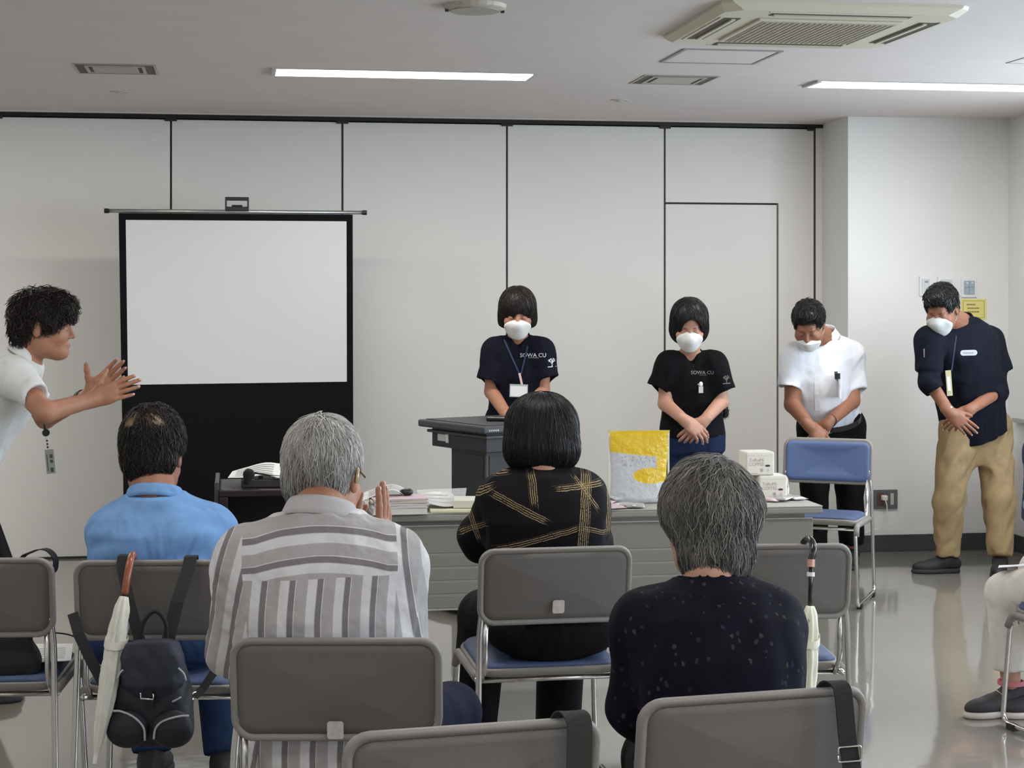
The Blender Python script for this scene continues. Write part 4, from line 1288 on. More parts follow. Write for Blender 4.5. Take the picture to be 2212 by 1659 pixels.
def shoe(root, rp, an, toe, m, ms, L=.27, wd=.045, laces=True, low=False):
    """an: ankle point, toe: horizontal direction"""
    d = nrm(V(toe[0], toe[1], 0)); r = np.cross(d, UP)
    H = V(an[0], an[1], 0) - d*.055; R = np.stack([r, d, UP], 1)
    P = lambda a, b, c: H + r*a + d*b + UP*c
    o = [('u', p_cap(P(0, .01, .05), P(0, .06, .06), .036, .038), 0),
         ('u', p_ell(P(0, L*.62, .035), V(wd, L*.33, .036), R), .03),
         ('u', p_cap(P(0, .05, .075), P(0, L*.5, .05), .036, .03), .03),
         ('i', p_box(P(0, L*.45, .09), V(.08, L*.62, .075), R, .004), .004)]
    if not low:
        o.insert(3, ('u', p_cap(P(0, .035, .07), P(0, .04, .1), .036, .035), .02))
    part = put('shoe', o, .005, m, root, rp, relax=1)
    so = [('u', p_cap(P(0, .02, .012), P(0, .1, .012), .038, .034), 0), ('u', p_ell(P(0, L*.62, .012), V(wd+.004, L*.35, .03), R), .03),
          ('i', p_box(P(0, L*.45, .014), V(.09, L*.65, .0135), R, .003), .002)]
    put('sole', so, .005, ms, part, rp)
    if laces:
        for k in range(4):
            y = L*(.42 + .085*k); z = .089 - .012*k
            MB().tube([P(-.024, y, z-.008) - rp, P(0, y+.006, z+.003) - rp, P(.024, y, z-.008) - rp], .0022, 6).build('lace', ms, part, smooth=True)
    return part

def figure(label, J, skin, rz_face, shirt, trousers, head, group=None, body_h=.009, hands=None, tab=TAB_M, bow=-.01, skin_sleeve=True,
           shirt_disp=None, pants_disp=None, shoes=True, shirt_h=.0068, hem_t=-.02, name='person', hand_h=.0028, shirt_sd=1.0, shirt_attr=None, arm_r=(.045, .039, .029), leg_r=(.085, .06, .05), shirt_extra=None, toe=None, neck_r=.054, shoe_m=None, sole_m=None):
    root_p = V(J['pel'][0], J['pel'][1], 0)
    root = empty(name, root_p, 0, label, 'person', group)
    rp = root_p
    right = J['shR'] - J['shL']
    # body: one skin surface
    ops = [('u', p_loft(J['pel'], J['neck'], right, scale_tab(tab, .86, .84), bow, -.1, 1.0), 0)]
    for s in 'RL':
        ops += [('u', p_cap(J['sh'+s], J['el'+s], arm_r[0]+.004, arm_r[1]), .04), ('u', p_cap(J['el'+s], J['wr'+s], arm_r[1], arm_r[2]), .012)]
        ops.append(('u', p_cap(J['neck'] - nrm(J['neck']-J['pel'])*.055, J['sh'+s], .046, arm_r[0]), .05))
        hip = J['hip'+s] if 'hip'+s in J else J['pel'] + nrm(right)*(.085 if s == 'R' else -.085)
        J['hip'+s] = hip
        ops += [('u', p_cap(hip, J['kn'+s], leg_r[0]-.012, leg_r[1]-.012), .05), ('u', p_cap(J['kn'+s], J['an'+s], leg_r[1]-.014, .035), .02)]
    ops.append(('u', p_cap(J['neck'] - UP*.03, J['head'] + head['R'] @ V(0, -.03, -.05), neck_r+.004, neck_r-.002), .03))
    meshes = [sdf_mesh(ops, body_h)]
    hs = head.get('hs', 1.0)
    meshes.append(sdf_mesh(head_ops(J['head'], head['R'], hs, J['neck'], neck_r, head.get('jaw', 1.0)), head.get('h', .0042)))
    nails = []
    for hd in (hands or []):
        s = hd['s']; w = J['wr'+s]
        ho, nl = hand_ops(w, hd['dir'], hd['back'], -1 if s == 'R' else 1, **hd.get('pose', {}))
        ho.append(('u', p_cap(w + (J['el'+s]-w)*.35, w, arm_r[2]+(arm_r[1]-arm_r[2])*.35, arm_r[2]-.001), .02))
        meshes.append(sdf_mesh(ho, hand_h)); nails += nl
    v, q = join(meshes)
    body = link('body', mesh_np('body', v - rp, q), skin, root)
    for c, X, D, U in nails:
        U = nrm(U); D = nrm(D); X = nrm(X); c = c - rp
        MB().loft([[c + X*(.0045*math.cos(a*.785)) + D*(.006*math.sin(a*.785)) + U*(.0016*k2) for a in range(8)] for k2 in (0, 1)]).build('nail', M_NAIL, body, smooth=True)
    face_bits(body, rp, J['head'], head['R'], hs, mouth=not head.get('mask', False)) if head.get('face', True) else None
    # shirt
    st = shirt
    so = [('u', p_loft(J['pel'], J['neck'], right, scale_tab(tab, st.get('sw', 1.0), st.get('sd', 1.0), st.get('off', .012)), bow, hem_t, 1.0), 0)]
    for s in 'RL':
        sl = st['sleeve'+s] if 'sleeve'+s in st else st['sleeve']
        hem, r0, r1 = sl
        axis = nrm(J['neck'] - J['pel'])
        low = J['pel'] + (J['neck']-J['pel'])*.66
        so.append(('u', p_cap(J['neck'] - axis*st.get('trap', .05), J['sh'+s], st.get('trap_r', .058), r0*.92), .06))
        so.append(('u', p_cap(low, J['sh'+s] - axis*.02, .09, r0*.85), .06))
        if isinstance(hem, (int, float)):
            if hem <= 1:
                hp_ = J['sh'+s] + (J['el'+s]-J['sh'+s])*hem; so += sleeve(J['sh'+s], None, hp_, r0, r1)
            else:
                hp_ = J['el'+s] + (J['wr'+s]-J['el'+s])*(hem-1); so += sleeve(J['sh'+s], J['el'+s], hp_, r0, r1)
        else:
            so += sleeve(J['sh'+s], None, hem, r0, r1)
    so += st.get('extra', [])
    so.append(('s', p_cap(J['neck'] - UP*.02, J['neck'] + UP*.1, neck_r + st.get('neck_gap', .004)), .004))
    shirt_o = put('shirt', so, shirt_h, st['m'], root, rp, st.get('disp'), 1, st.get('attr'))
    # trousers
    tr = trousers
    po = [('u', p_loft(J['pel'] - nrm(J['neck']-J['pel'])*.02, J['neck'], right, scale_tab(tab, .97, .99, .004), bow, -.22, tr.get('top', .18)), 0)]
    for s in 'RL':
        hem = J['an'+s] + (J['kn'+s]-J['an'+s])*tr.get('hem', .12)
        r = tr.get('r', (leg_r[0]+.008, leg_r[1]+.014, .062))
        po += [('u', p_cap(J['hip'+s], J['kn'+s], r[0], r[1]), .06),
               ('u', p_cut(p_cap(J['kn'+s], hem + nrm(hem-J['kn'+s])*.05, r[1], r[2]), hem, hem-J['kn'+s]), .02)]
    if tr.get('seat'): po.append(('u', p_ell(J['pel'] - UP*.005 - FW*tr['seat'], V(.212, .15, .097)), .05))
    put('trousers', po, .009, tr['m'], root, rp, tr.get('disp'))
    if shoes:
        for s in 'RL':
            shoe(root, rp, J['an'+s], (toe or {}).get(s, rz_face), shoe_m or M_SHOE, sole_m or M_SOLE)
    return root, body, shirt_o, rp

def band(root, rp, c, ax, r, w, m, name, th=.0022):
    ax = nrm(ax); u = nrm(np.cross(ax, V(.3, .5, .8))); v = np.cross(ax, u); rings = []
    for a in range(25):
        an = a*2*math.pi/24; d = u*math.cos(an) + v*math.sin(an); p = c - rp + d*r
        rings.append([p - ax*w/2, p + ax*w/2, p + ax*w/2 + d*th, p - ax*w/2 + d*th])
    return MB().loft(rings, cap=False).build(name, m, root, smooth=False)

def patch_text(name, s, size, m, parent, rp, pos, right, nrm_dir, fit=None):
    """flat print laid on cloth: right is the reading direction, nrm_dir points out of the cloth; fit is the cloth's surface"""
    me = text_mesh(name, s, size, .0002)
    n = nrm(nrm_dir); r = nrm(right - n*np.dot(right, n)); u = np.cross(n, r)
    co = np.zeros(len(me.vertices)*3, np.float32); me.vertices.foreach_get('co', co); co = co.reshape(-1, 3)
    w = pos - rp + co[:, :1]*r + co[:, 1:2]*u
    if fit is not None: w = drape(fit, w, n, .0012) + co[:, 2:3]*n
    me.vertices.foreach_set('co', w.astype(np.float32).ravel()); me.update()
    return link(name, me, m, parent)

def drape(obj, pts, n, lift):
    """move points along -n onto an object's mesh (object space), a little proud of it"""
    from mathutils.bvhtree import BVHTree
    me = obj.data
    vs = [v.co[:] for v in me.vertices]; fs = [tuple(p.vertices) for p in me.polygons]
    t = BVHTree.FromPolygons(vs, fs); out = []
    for p in pts:
        h = t.ray_cast(Vector(p + n*.15), Vector(-n), .4)
        out.append(np.array(h[0]) + n*lift if h[0] is not None else p)
    return np.array(out, float)

def down_flow(whorl, up=UP, grav=.6):
    def f(p):
        d = p - whorl; d /= np.linalg.norm(d, axis=1)[:, None] + 1e-6
        return d*(1-grav) - up*grav
    return f
# ------------------------------------------------------------------ cloth
def cloth(name, rgb, rough=.85, var=.04, bump=.15, bscale=420, sheen=0.0, wrinkle=.6):
    return mat(name, srgb(*rgb), rough, var=var, vscale=35, bump=bump, bscale=bscale, sheen=sheen, wrinkle=wrinkle, spec=.15)
M_NAVYP = cloth('navy polo cloth', (17, 18, 31)); M_BLACKT = cloth('black polo cloth', (13, 13, 16)); M_WSHIRT = cloth('white shirt cloth', (222, 223, 228), var=.02)
M_WPOLO = cloth('off-white polo cloth', (222, 222, 220), var=.02); M_BLUEP = cloth('sky blue polo cloth', (112, 150, 196), var=.05)
M_JEANS = cloth('dark blue jeans', (24, 38, 64), bump=.3); M_BLK = cloth('black trousers cloth', (13, 12, 14)); M_BEIGE = cloth('khaki trousers cloth', (156, 134, 100), var=.08)
M_NAVYT = cloth('navy trousers cloth', (22, 25, 44)); M_WHTR = cloth('white trousers cloth', (220, 214, 206), var=.03); M_NAVYS = cloth('dark navy work shirt', (17, 19, 31))
M_DENIM = cloth('mid blue jeans', (40, 58, 90), var=.1, bump=.3)
H_BLACK = hair_mat('black hair', (.004, .0035, .004), (.024, .019, .018), .38)
H_DBROWN = hair_mat('dark brown hair', (.006, .004, .004), (.032, .02, .017), .42)
H_THIN = hair_mat('thinning dark hair', (.006, .004, .004), (.026, .018, .015), .45, patches=True, scalp=(.20, .125, .07))
H_SILVER = hair_mat('silver hair', (.045, .044, .043), (.60, .58, .55), .5)
H_SALT = hair_mat('salt and pepper hair', (.022, .02, .02), (.30, .285, .265), .5)
M_LAN = mat('blue lanyard', srgb(40, 52, 84), .7); M_CARD = mat('white card', srgb(226, 226, 224), .4)

def HT(hp, R, hs):
    return (lambda x, y, z: hp + R @ (V(x, y, z)*hs)), (lambda c, r: p_ell(hp + R @ (V(*c)*hs), V(*r)*hs, R)), (lambda c, h, rr=.015: p_box(hp + R @ (V(*c)*hs), V(*h)*hs, R, rr))

def hair_short(hp, R, hs, vol=1.0, front=.058, nape=-.085, quiff=True, side=.02):
    T, E, B = HT(hp, R, hs)
    o = [('u', E((0, -.018, .04), (.0815*vol, .101*vol, .094*vol)), 0),
         ('u', E((0, -.058, -.02), (.067*vol, .052*vol, .07)), .02)]
    if quiff: o.append(('u', E((0, .046, .098), (.062, .05, .032)), .03))
    o += [('s', B((0, .15, front-.14), (.16, .092, .14), .03), .012),
          ('s', E((.088, .012, -.03), (.03, .04, .044)), .01), ('s', E((-.088, .012, -.03), (.03, .04, .044)), .01),
          ('s', B((0, -.06, nape-.1), (.2, .2, .1), .01), .01)]
    return o

def hair_bob(hp, R, hs, low=-.105, wide=.1, fringe=.045, part=0.0, openw=.06):
    T, E, B = HT(hp, R, hs)
    o = [('u', E((0, -.014, .036), (wide*.97, .116, .106)), 0),
         ('u', E((0, -.03, -.045), (wide, .092, .085)), .04),
         ('s', E((part, .135, fringe-.115), (openw, .10, .115)), .008),
         ('s', E((0, .09, -.135), (.075, .12, .07)), .02),
         ('s', B((0, 0, low-.1), (.2, .2, .1), .012), .012)]
    return o

# ================================================================== the four people in front
TC = -FW
# ---- woman in the navy polo behind the lectern
hp = A(1118, 676, 9.32); Rh = head_frame(TC, .26)
J = dict(pel=A(1120, 915, 9.5), neck=A(1119, 731, 9.44), head=hp, shR=A(1069, 755, 9.42), shL=A(1170, 755, 9.42), elR=A(1062, 846, 9.42), elL=A(1172, 842, 9.42), wrR=A(1100, 905, 9.22), wrL=A(1134, 906, 9.22),
         knR=Z(1100, .46, 9.45), knL=Z(1140, .46, 9.45), anR=Z(1098, .08, 9.5), anL=Z(1142, .08, 9.5))
gdir = RT*.55 - UP*.75 + TC*.3
pol = dict(m=M_NAVYP, sleeveR=(A(1053, 822, 9.40), .058, .062), sleeveL=(A(1183, 817, 9.40), .058, .062), off=.012, disp=folds(3, .0035, 26, UP, 3), neck_gap=.010,
           extra=[('s', p_cap(A(1119, 724, 9.37), A(1119, 743, 9.343), .042, .020), .004)])
root, body, sh, rp = figure('person in navy polo and white mask standing behind the lectern, head bowed', J, M_SKIN, TC, pol, dict(m=M_BLK), dict(R=Rh, mask=True), tab=TAB_F, hem_t=-.08,
    hands=[dict(s='R', dir=gdir, back=TC*.8 - UP*.1, pose=dict(curl=(.35, .35, .4, .45))), dict(s='L', dir=-RT*.5 - UP*.8 + TC*.2, back=TC*.8, pose=dict(curl=(.4, .4, .45, .5)))], neck_r=.048)
face_mask(root, rp, hp, Rh, M_MASK, hs=1.0, hi=-.012, lo=-.128, w=.078)
hair(root, rp, hair_bob(hp, Rh, 1.0, low=-.075, wide=.102, fringe=.033, part=-.012, openw=.058), .0045, H_DBROWN, 1500, .10, down_flow(hp + Rh @ V(0, -.03, .135), Rh[:, 2], .55), base=.25, rad=.0016, seed=2)
collar(root, rp, J['neck'] - UP*.004, nrm(UP*.92 + TC*.3), TC, .056, M_NAVYP, h=.036, gap=.75, flare=.026)
M_PR = mat('pale print', srgb(225, 225, 230), .6)
fx = A(1150, 770, 9.25)
patch_text('chest_print', 'SOWA CU', .030, M_PR, sh, rp, A(1152, 769, 9.25), RT, TC, fit=sh)
patch_text('chest_print', '~~~~~~', .016, M_PR, sh, rp, A(1153, 774, 9.25), RT, TC, fit=sh)
def tree_mark(parent, rp, c, m, s, n=TC):
    f = MB()
    for (a, b) in (((0, -.5), (0, .1)), ((0, -.2), (-.3, .25)), ((0, -.1), (.3, .3)), ((0, .05), (-.12, .5)), ((0, .05), (.14, .48)), ((-.3, .25), (-.42, .1)), ((.3, .3), (.45, .15)), ((-.42, .32), (-.1, .55)), ((.4, .38), (.1, .6)), ((-.45, .2), (-.5, .4)), ((-.6, -.62), (.6, -.55))):
        pa = [c - rp + RT*(a[0] + (b[0]-a[0])*t)*s + UP*(a[1] + (b[1]-a[1])*t)*s for t in (0, .5, 1)]
        pa = drape(parent, pa, n, .0012)
        f.ribbon(list(pa), np.cross(n, pa[2]-pa[0]), .0042, .0006)
    f.build('sleeve_print', m, parent)
tree_mark(sh, rp, A(1193, 784, 9.3), M_PR, .038)
# lanyard and card hang from her neck
e = empty('name_badge', A(1120, 845, 9.27), 0, 'white name card on a dark blue lanyard in front of the navy polo', 'badge')
eo = V(*e.location)
f = MB()
for a_, b_ in (((1089, 735), (1122, 808)), ((1140, 748), (1126, 808))):
    pts = [A(a_[0] + (b_[0]-a_[0])*t, a_[1] + (b_[1]-a_[1])*t, 9.3) for t in np.linspace(0, 1, 9)]
    pts = drape(sh, [p - rp for p in pts], TC, .004) + rp - eo
    f.ribbon(list(pts), RT, .009, .0012)
f.build('lanyard', M_LAN, e)
MB().ribbon([A(1122, 806, 9.265) - eo, A(1128, 833, 9.26) - eo], RT, .012, .002).build('clip_strap', mat('pink clip', srgb(206, 176, 170), .5), e)
r_ = nrm(RT + UP*-.03); u_ = nrm(np.cross(r_, FW)*-1); u_ = u_ if u_[2] > 0 else -u_
cc = A(1120.5, 844, 9.255) - eo
MB().add([cc + r_*a*.048 + u_*b*.034 + FW*c*.0015 for a, b, c in ((-1,-1,-1),(1,-1,-1),(1,1,-1),(-1,1,-1),(-1,-1,1),(1,-1,1),(1,1,1),(-1,1,1))], [(0,1,2,3),(7,6,5,4),(0,4,5,1),(1,5,6,2),(2,6,7,3),(3,7,4,0)]).build('card_case', mat('clear card case', srgb(170, 172, 174), .2), e)
cd = MB().add([cc + r_*a*.044 + u_*(b*.027-.003) - FW*.0022 - FW*c*.0004 for a, b, c in ((-1,-1,-1),(1,-1,-1),(1,1,-1),(-1,1,-1),(-1,-1,1),(1,-1,1),(1,1,1),(-1,1,1))], [(0,1,2,3),(7,6,5,4),(0,4,5,1),(1,5,6,2),(2,6,7,3),(3,7,4,0)]).build('card', M_CARD, e)

# ---- woman in the black polo
hp = A(1489, 701, 9.3); Rh = head_frame(TC - RT*.06, .45)
J = dict(pel=A(1495, 925, 9.5), neck=A(1492, 766, 9.47), head=hp, shR=A(1445, 785, 9.43), shL=A(1543, 785, 9.43), elR=A(1437, 872, 9.42), elL=A(1558, 868, 9.42), wrR=A(1480, 909, 9.2), wrL=A(1518, 912, 9.23),
         hipR=Z(1465, .80, 9.5), hipL=Z(1527, .80, 9.5), knR=Z(1466, .46, 9.45), knL=Z(1524, .46, 9.45), anR=Z(1468, .08, 9.5), anL=Z(1522, .08, 9.5))
pol = dict(m=M_BLACKT, sleeveR=(A(1420, 838, 9.42), .060, .062), sleeveL=(A(1566, 845, 9.42), .060, .062), off=.012, sw=1.0, disp=folds(5, .0035, 24, UP, 3), neck_gap=.01,
           extra=[('s', p_cap(A(1492, 756, 9.39), A(1493, 779, 9.37), .042, .020), .004)])
root, body, sh, rp = figure('person in black polo, jeans and white mask bowing behind the table', J, M_SKINP, TC, pol, dict(m=M_JEANS, r=(.082, .07, .06), top=.12), dict(R=Rh, mask=True), tab=TAB_F, hem_t=-.09,
    hands=[dict(s='R', dir=RT*.75 - UP*.6 + TC*.1, back=TC*.75 + UP*.5, pose=dict(curl=(.42, .42, .45, .5), thumb=(.35, .9, -.25))), dict(s='L', dir=-RT*.75 - UP*.68, back=TC*.9 + UP*.2, pose=dict(curl=(.45, .45, .5, .5)))], neck_r=.048)
face_mask(root, rp, hp, Rh, M_MASK, hs=1.0)
hair(root, rp, hair_bob(hp, Rh, 1.0, low=-.115, wide=.103, fringe=.088, part=-.012, openw=.074), .0045, H_BLACK, 1500, .13, down_flow(hp + Rh @ V(0, .02, .135), UP, .6), base=.25, rad=.0016, seed=3)
collar(root, rp, J['neck'] - UP*.004, nrm(UP*.9 + TC*.35), TC, .056, M_BLACKT, h=.03, gap=.8, flare=.026)
M_PR2 = mat('dull print', srgb(150, 140, 132), .6)
patch_text('chest_print', 'SOWA CU', .026, M_PR2, sh, rp, A(1522, 807, 9.25), RT, TC, fit=sh)
patch_text('chest_print', '~~~~~', .014, M_PR2, sh, rp, A(1524, 812, 9.25), RT, TC, fit=sh)
tree_mark(sh, rp, A(1573, 821, 9.3), mat('dim print', srgb(110, 104, 100), .6), .036)
e = empty('badge_clip', A(1520, 838, 9.28), 0, 'small white badge clip pinned low on the black polo', 'badge'); eo = V(*e.location)
pp = drape(sh, [A(1521, 838, 9.2) - rp], TC, .006)[0] + rp - eo
v, q = sdf_mesh([('u', p_ell(pp + UP*.012, V(.011, .005, .014)), 0)], .002); link('clip_head', mesh_np('clip_head', v, q), M_WPLAS, e)
MB().ribbon([pp + UP*.0, pp - UP*.035], RT, .024, .003).build('clip_tag', mat('tag white', srgb(200, 196, 196), .5), e)
MB().ribbon([pp + RT*-.016 + UP*.014, pp + RT*-.008 + UP*.004], UP, .008, .003).build('clip_hook', M_METAL, e)
e = empty('fur_charm', A(1563, 880, 9.5), 0, 'black fluffy charm hanging at the black polo wearer\'s hip', 'charm'); eo = V(*e.location)
hops = [('u', p_ell(A(1566, 888, 9.5), V(.012, .015, .035)), 0)]
v, q = sdf_mesh(hops, .004); link('charm_core', mesh_np('charm_core', v - eo, q, attrs={'strand': np.full(len(v), .2)}), H_BLACK, e)
sv, sq, val = strands(hops, v, eo, 250, .03, lambda p: np.tile(np.array([[.3, .2, -.6]]), (len(p), 1)), rad=.0008, S=4, jit=.9, lift=.006, droop=.6)
link('charm_fur', mesh_np('charm_fur', sv, sq, attrs={'strand': val}), H_BLACK, e)['kind'] = 'stuff'

# ---- man in the white shirt
fd = nrm(TC*.95 - RT*.3)
hp = A(1747, 702, 9.62); Rh = head_frame(fd, .62)
J = dict(pel=A(1796, 922, 9.98), neck=A(1779, 730, 9.82), head=hp, shR=A(1716, 768, 9.72), shL=A(1838, 765, 9.95), elR=A(1712, 874, 9.68), elL=A(1840, 866, 9.86), wrR=A(1749, 921, 9.52), wrL=A(1786, 916, 9.60),
         hipR=Z(1760, .80, 9.95), hipL=Z(1832, .80, 10.0), knR=Z(1760, .46, 9.98), knL=Z(1836, .46, 10.02), anR=Z(1760, .08, 10.02), anL=Z(1840, .08, 10.06))
pol = dict(m=M_WSHIRT, sleeveR=(A(1704, 838, 9.68), .066, .066), sleeveL=(A(1849, 842, 9.9), .066, .066), off=.016, sw=1.06, disp=folds(8, .006, 22, UP, 4), neck_gap=.008,
           extra=[('u', p_ell(A(1768, 850, 9.80), V(.14, .12, .17)), .08)])
root, body, sh, rp = figure('person in white short-sleeved shirt and black trousers bowing behind the blue chair', J, M_SKINT, fd, pol, dict(m=M_BLK, r=(.1, .082, .07), top=.14, disp=folds(9, .004, 20, UP, 3)), dict(R=Rh, mask=True, jaw=1.06), tab=TAB_M, hem_t=.05,
    hands=[dict(s='R', dir=RT*.7 - UP*.7, back=TC*.8 + UP*.4, pose=dict(curl=(.3, .3, .35, .35), thumb=(.35, .9, -.2))), dict(s='L', dir=-RT*.6 - UP*.8, back=TC*.8, pose=dict(curl=(.4, .4, .4, .4)))], arm_r=(.05, .046, .031), neck_r=.058)
face_mask(root, rp, hp, Rh, M_MASK, hs=1.0, jaw=1.06, hi=-.03)
hair(root, rp, hair_short(hp, Rh, 1.02, vol=1.03, front=.066), .0045, H_BLACK, 1100, .05, down_flow(hp + Rh @ V(0, -.05, .13), Rh[:, 2], .3), base=.25, rad=.0015, seed=4, jit=.5, lift=.004, droop=.25)
collar(root, rp, J['neck'] + UP*.012, nrm(UP*.85 + fd*.35), fd, .064, M_WSHIRT, h=.046, gap=.3, flare=.03)
band(body, rp, J['wrL'] + (J['elL']-J['wrL'])*.12, J['elL']-J['wrL'], .034, .026, M_BPLAS, 'wristwatch')
f = MB(); pts = [A(1753 + 2*t, 762 + 130*t, 9.5) for t in np.linspace(0, 1, 12)]; pts = drape(sh, [p - rp for p in pts], fd, .0015)
f.ribbon(list(pts), RT, .026, .0012).build('button_placket', M_WSHIRT, sh)
pk = [drape(sh, [A(x, y, 9.5) - rp for x in np.linspace(1787, 1817, 6)], fd, .002) for y in np.linspace(812, 862, 7)]
MB().loft([list(r) for r in pk], cap=False, closed=False).build('breast_pocket', M_WSHIRT, sh, smooth=True)
for k, (x, w) in enumerate(((1795, .016), (1809, .03))):
    e = empty('pocket_pen' if k == 0 else 'pocket_case', A(x, 811, 9.58), 0, 'dark pen clipped in the white shirt\'s breast pocket' if k == 0 else 'dark flat case in the white shirt\'s breast pocket', 'pen' if k == 0 else 'case'); eo = V(*e.location)
    q = drape(sh, [A(x, 811, 9.5) - rp], fd, .006)[0] + rp - eo
    MB().ribbon([q + UP*.012, q - UP*.02], RT, w, .006).build('shaft', M_BPLAS, e, bevel=.001)
    MB().ribbon([q + UP*.008 + fd*.006, q - UP*.03 + fd*.006], RT, .004, .002).build('clip', M_METAL if k == 0 else M_BPLAS, e)
band(root, rp, A(1796, 905, 9.97), J['neck']-J['pel'], .165, .03, M_BPLAS, 'belt')

# ---- man in the navy shirt and khaki trousers
fd = nrm(TC*.83 - RT*.55)
hp = A(2034, 668, 9.56); Rh = head_frame(fd, .5)
J = dict(pel=A(2106, 925, 9.93), neck=A(2076, 697, 9.77), head=hp, shR=A(2008, 735, 9.58), shL=A(2136, 735, 9.97), elR=A(2008, 826, 9.52), elL=A(2155, 846, 9.86), wrR=A(2052, 892, 9.46), wrL=A(2094, 886, 9.55),
         hipR=Z(2068, .80, 9.85), hipL=Z(2146, .80, 9.98), knR=A(2050, 1085, 9.78), knL=A(2158, 1085, 9.82), anR=Z(2046, .085, 9.80), anL=Z(2160, .085, 9.75))
pol = dict(m=M_NAVYS, sleeveR=(1.28, .068, .05), sleeveL=(1.22, .068, .05), off=.028, sw=1.12, sd=1.12, disp=folds(12, .005, 20, UP, 3), neck_gap=.006,
           extra=[('u', p_cut(p_cap(J['shL'], A(2163, 815, 9.93), .075, .082), A(2161, 806, 9.93), A(2161, 806, 9.93)-J['shL']), .03), ('u', p_cut(p_cap(J['shR'], A(2006, 815, 9.54), .07, .072), A(2005, 800, 9.54), A(2005, 800, 9.54)-J['shR']), .03)])
root, body, sh, rp = figure('person in dark navy shirt and khaki trousers bowing at the far right', J, M_SKINT, fd, pol, dict(m=M_BEIGE, r=(.105, .09, .066), top=.1, hem=.04, disp=folds(13, .013, 17, V(.6, 0, .5), 3)), dict(R=Rh, mask=True), tab=TAB_M, hem_t=-.05,
    hands=[dict(s='L', dir=-RT*.75 - UP*.5 + TC*.2, back=TC*.8 + UP*.5, pose=dict(curl=(.4, .4, .4, .45), thumb=(.35, .9, -.2))), dict(s='R', dir=RT*.72 - UP*.6, back=TC*.9, pose=dict(curl=(.15, .15, .2, .2), thumb=(.45, .85, -.1)))],
    toe={'R': -RT*.98 + TC*.1, 'L': TC*.9 - RT*.3})
face_mask(root, rp, hp, Rh, M_MASKG, hs=1.0)
hair(root, rp, hair_short(hp, Rh, 1.02, vol=1.05, front=.06), .0045, H_BLACK, 1100, .05, down_flow(hp + Rh @ V(0, -.05, .13), Rh[:, 2], .25), base=.25, rad=.0015, seed=6, jit=.5, lift=.004, droop=.3)
collar(root, rp, J['neck'] + UP*.008, nrm(UP*.85 + fd*.35), fd, .062, M_NAVYS, h=.034, gap=.5, flare=.022)
f = MB(); w_ = [(x, y) for x, y in rounded_rect(.088, .030, .0145, 5)]
q = drape(sh, [A(2093, 762, 9.4) - rp], fd, .004)[0]; r_ = nrm(RT*.9 + UP*.02)
e = bpy.data.objects.new('name_plate', None); COL.objects.link(e); e.parent = sh; e.location = tuple(q); e['label'] = 'white rounded name plate on the shirt'
MB().loft([[r_*x + UP*y + fd*z for x, y in w_] for z in (-.002, .004)]).build('plate', mat('name plate', srgb(186, 188, 192), .35), e)
MB().ribbon([r_*-.028 + fd*.0046, r_*.026 + fd*.0046], UP, .006, .0006).build('print_line', M_PRINT, e)
pa = drape(sh, [A(1981, 763, 9.5) - rp], -RT, .003)[0]
MB().ribbon([pa + UP*.025, pa, pa - UP*.022], TC, .03, .001).build('sleeve_patch', mat('sleeve patch', srgb(170, 166, 172), .7), sh)
e = empty('name_badge', A(2051, 830, 9.44), 0, 'cream badge strip hanging between the dark navy shirt\'s arms', 'badge'); eo = V(*e.location)
q = drape(sh, [A(2048, 800, 9.4) - rp, A(2052, 855, 9.4) - rp], fd, .012) + rp - eo
MB().ribbon(list(q), RT, .03, .003).build('badge_card', mat('badge cream', srgb(186, 178, 140), .4), e)
MB().ribbon([q[0]*.75 + q[1]*.25 + fd*.004, q[0]*.2 + q[1]*.8 + fd*.004], RT, .016, .001).build('badge_print', M_CARD, e)
lp = drape(sh, [A(2056 + 10*t, 800 - 75*t, 9.4) - rp for t in np.linspace(0, 1, 8)], fd, .004) + rp - eo
MB().ribbon([q[0]] + list(lp), RT, .006, .002).build('lanyard', M_LAN, e)
band(body, rp, J['wrR'] + (J['elR']-J['wrR'])*.1, J['elR']-J['wrR'], .031, .008, M_METAL, 'bracelet')

# ---- man in the white polo at the left, clapping
fd = nrm(RT*.99 + FW*.12)
hp = A(94, 706, 6.70); Rh = head_frame(fd, .07)
J = dict(pel=A(-88, 1068, 6.78), neck=A(54, 776, 6.72), head=hp, shR=A(30, 812, 6.55), shL=A(40, 806, 6.90), elR=A(97, 892, 6.42), elL=A(98, 905, 6.98), wrR=A(200, 863, 6.60), wrL=A(196, 852, 6.78),
         hipR=A(-80, 1080, 6.70), hipL=A(-75, 1080, 6.87), knR=A(-2, 1275, 6.66), knL=A(6, 1270, 6.86), anR=Z(-70, .085, 6.68), anL=Z(-60, .085, 6.86))
pol = dict(m=M_WPOLO, sleeveR=(A(78, 856, 6.45), .066, .054), sleeveL=(A(82, 870, 6.95), .062, .054), off=.01, sd=.92, disp=folds(17, .004, 22, V(.4, 0, 1), 3), neck_gap=.006)
root, body, sh, rp = figure('person in white polo leaning forward and clapping at the left edge', J, M_SKIN, fd, pol, dict(m=M_BLK, top=.12), dict(R=Rh, h=.0036), tab=TAB_M, hem_t=.0, bow=-.035,
    hands=[dict(s='R', dir=RT*.90 + UP*.33 + FW*.12, back=TC*.95 + UP*.2, pose=dict(curl=(.08, .06, .08, .14), spread=.03, thumb=(.75, .62, -.15), tcurl=.1)), dict(s='L', dir=RT*.72 + UP*.62 + TC*.1, back=FW*.95 + UP*.1, pose=dict(curl=(.1, .1, .12, .15), spread=.04, thumb=(.8, .55, -.2), tcurl=.1))]  , hand_h=.0025, neck_r=.052)
T, E, B = HT(hp, Rh, 1.0)
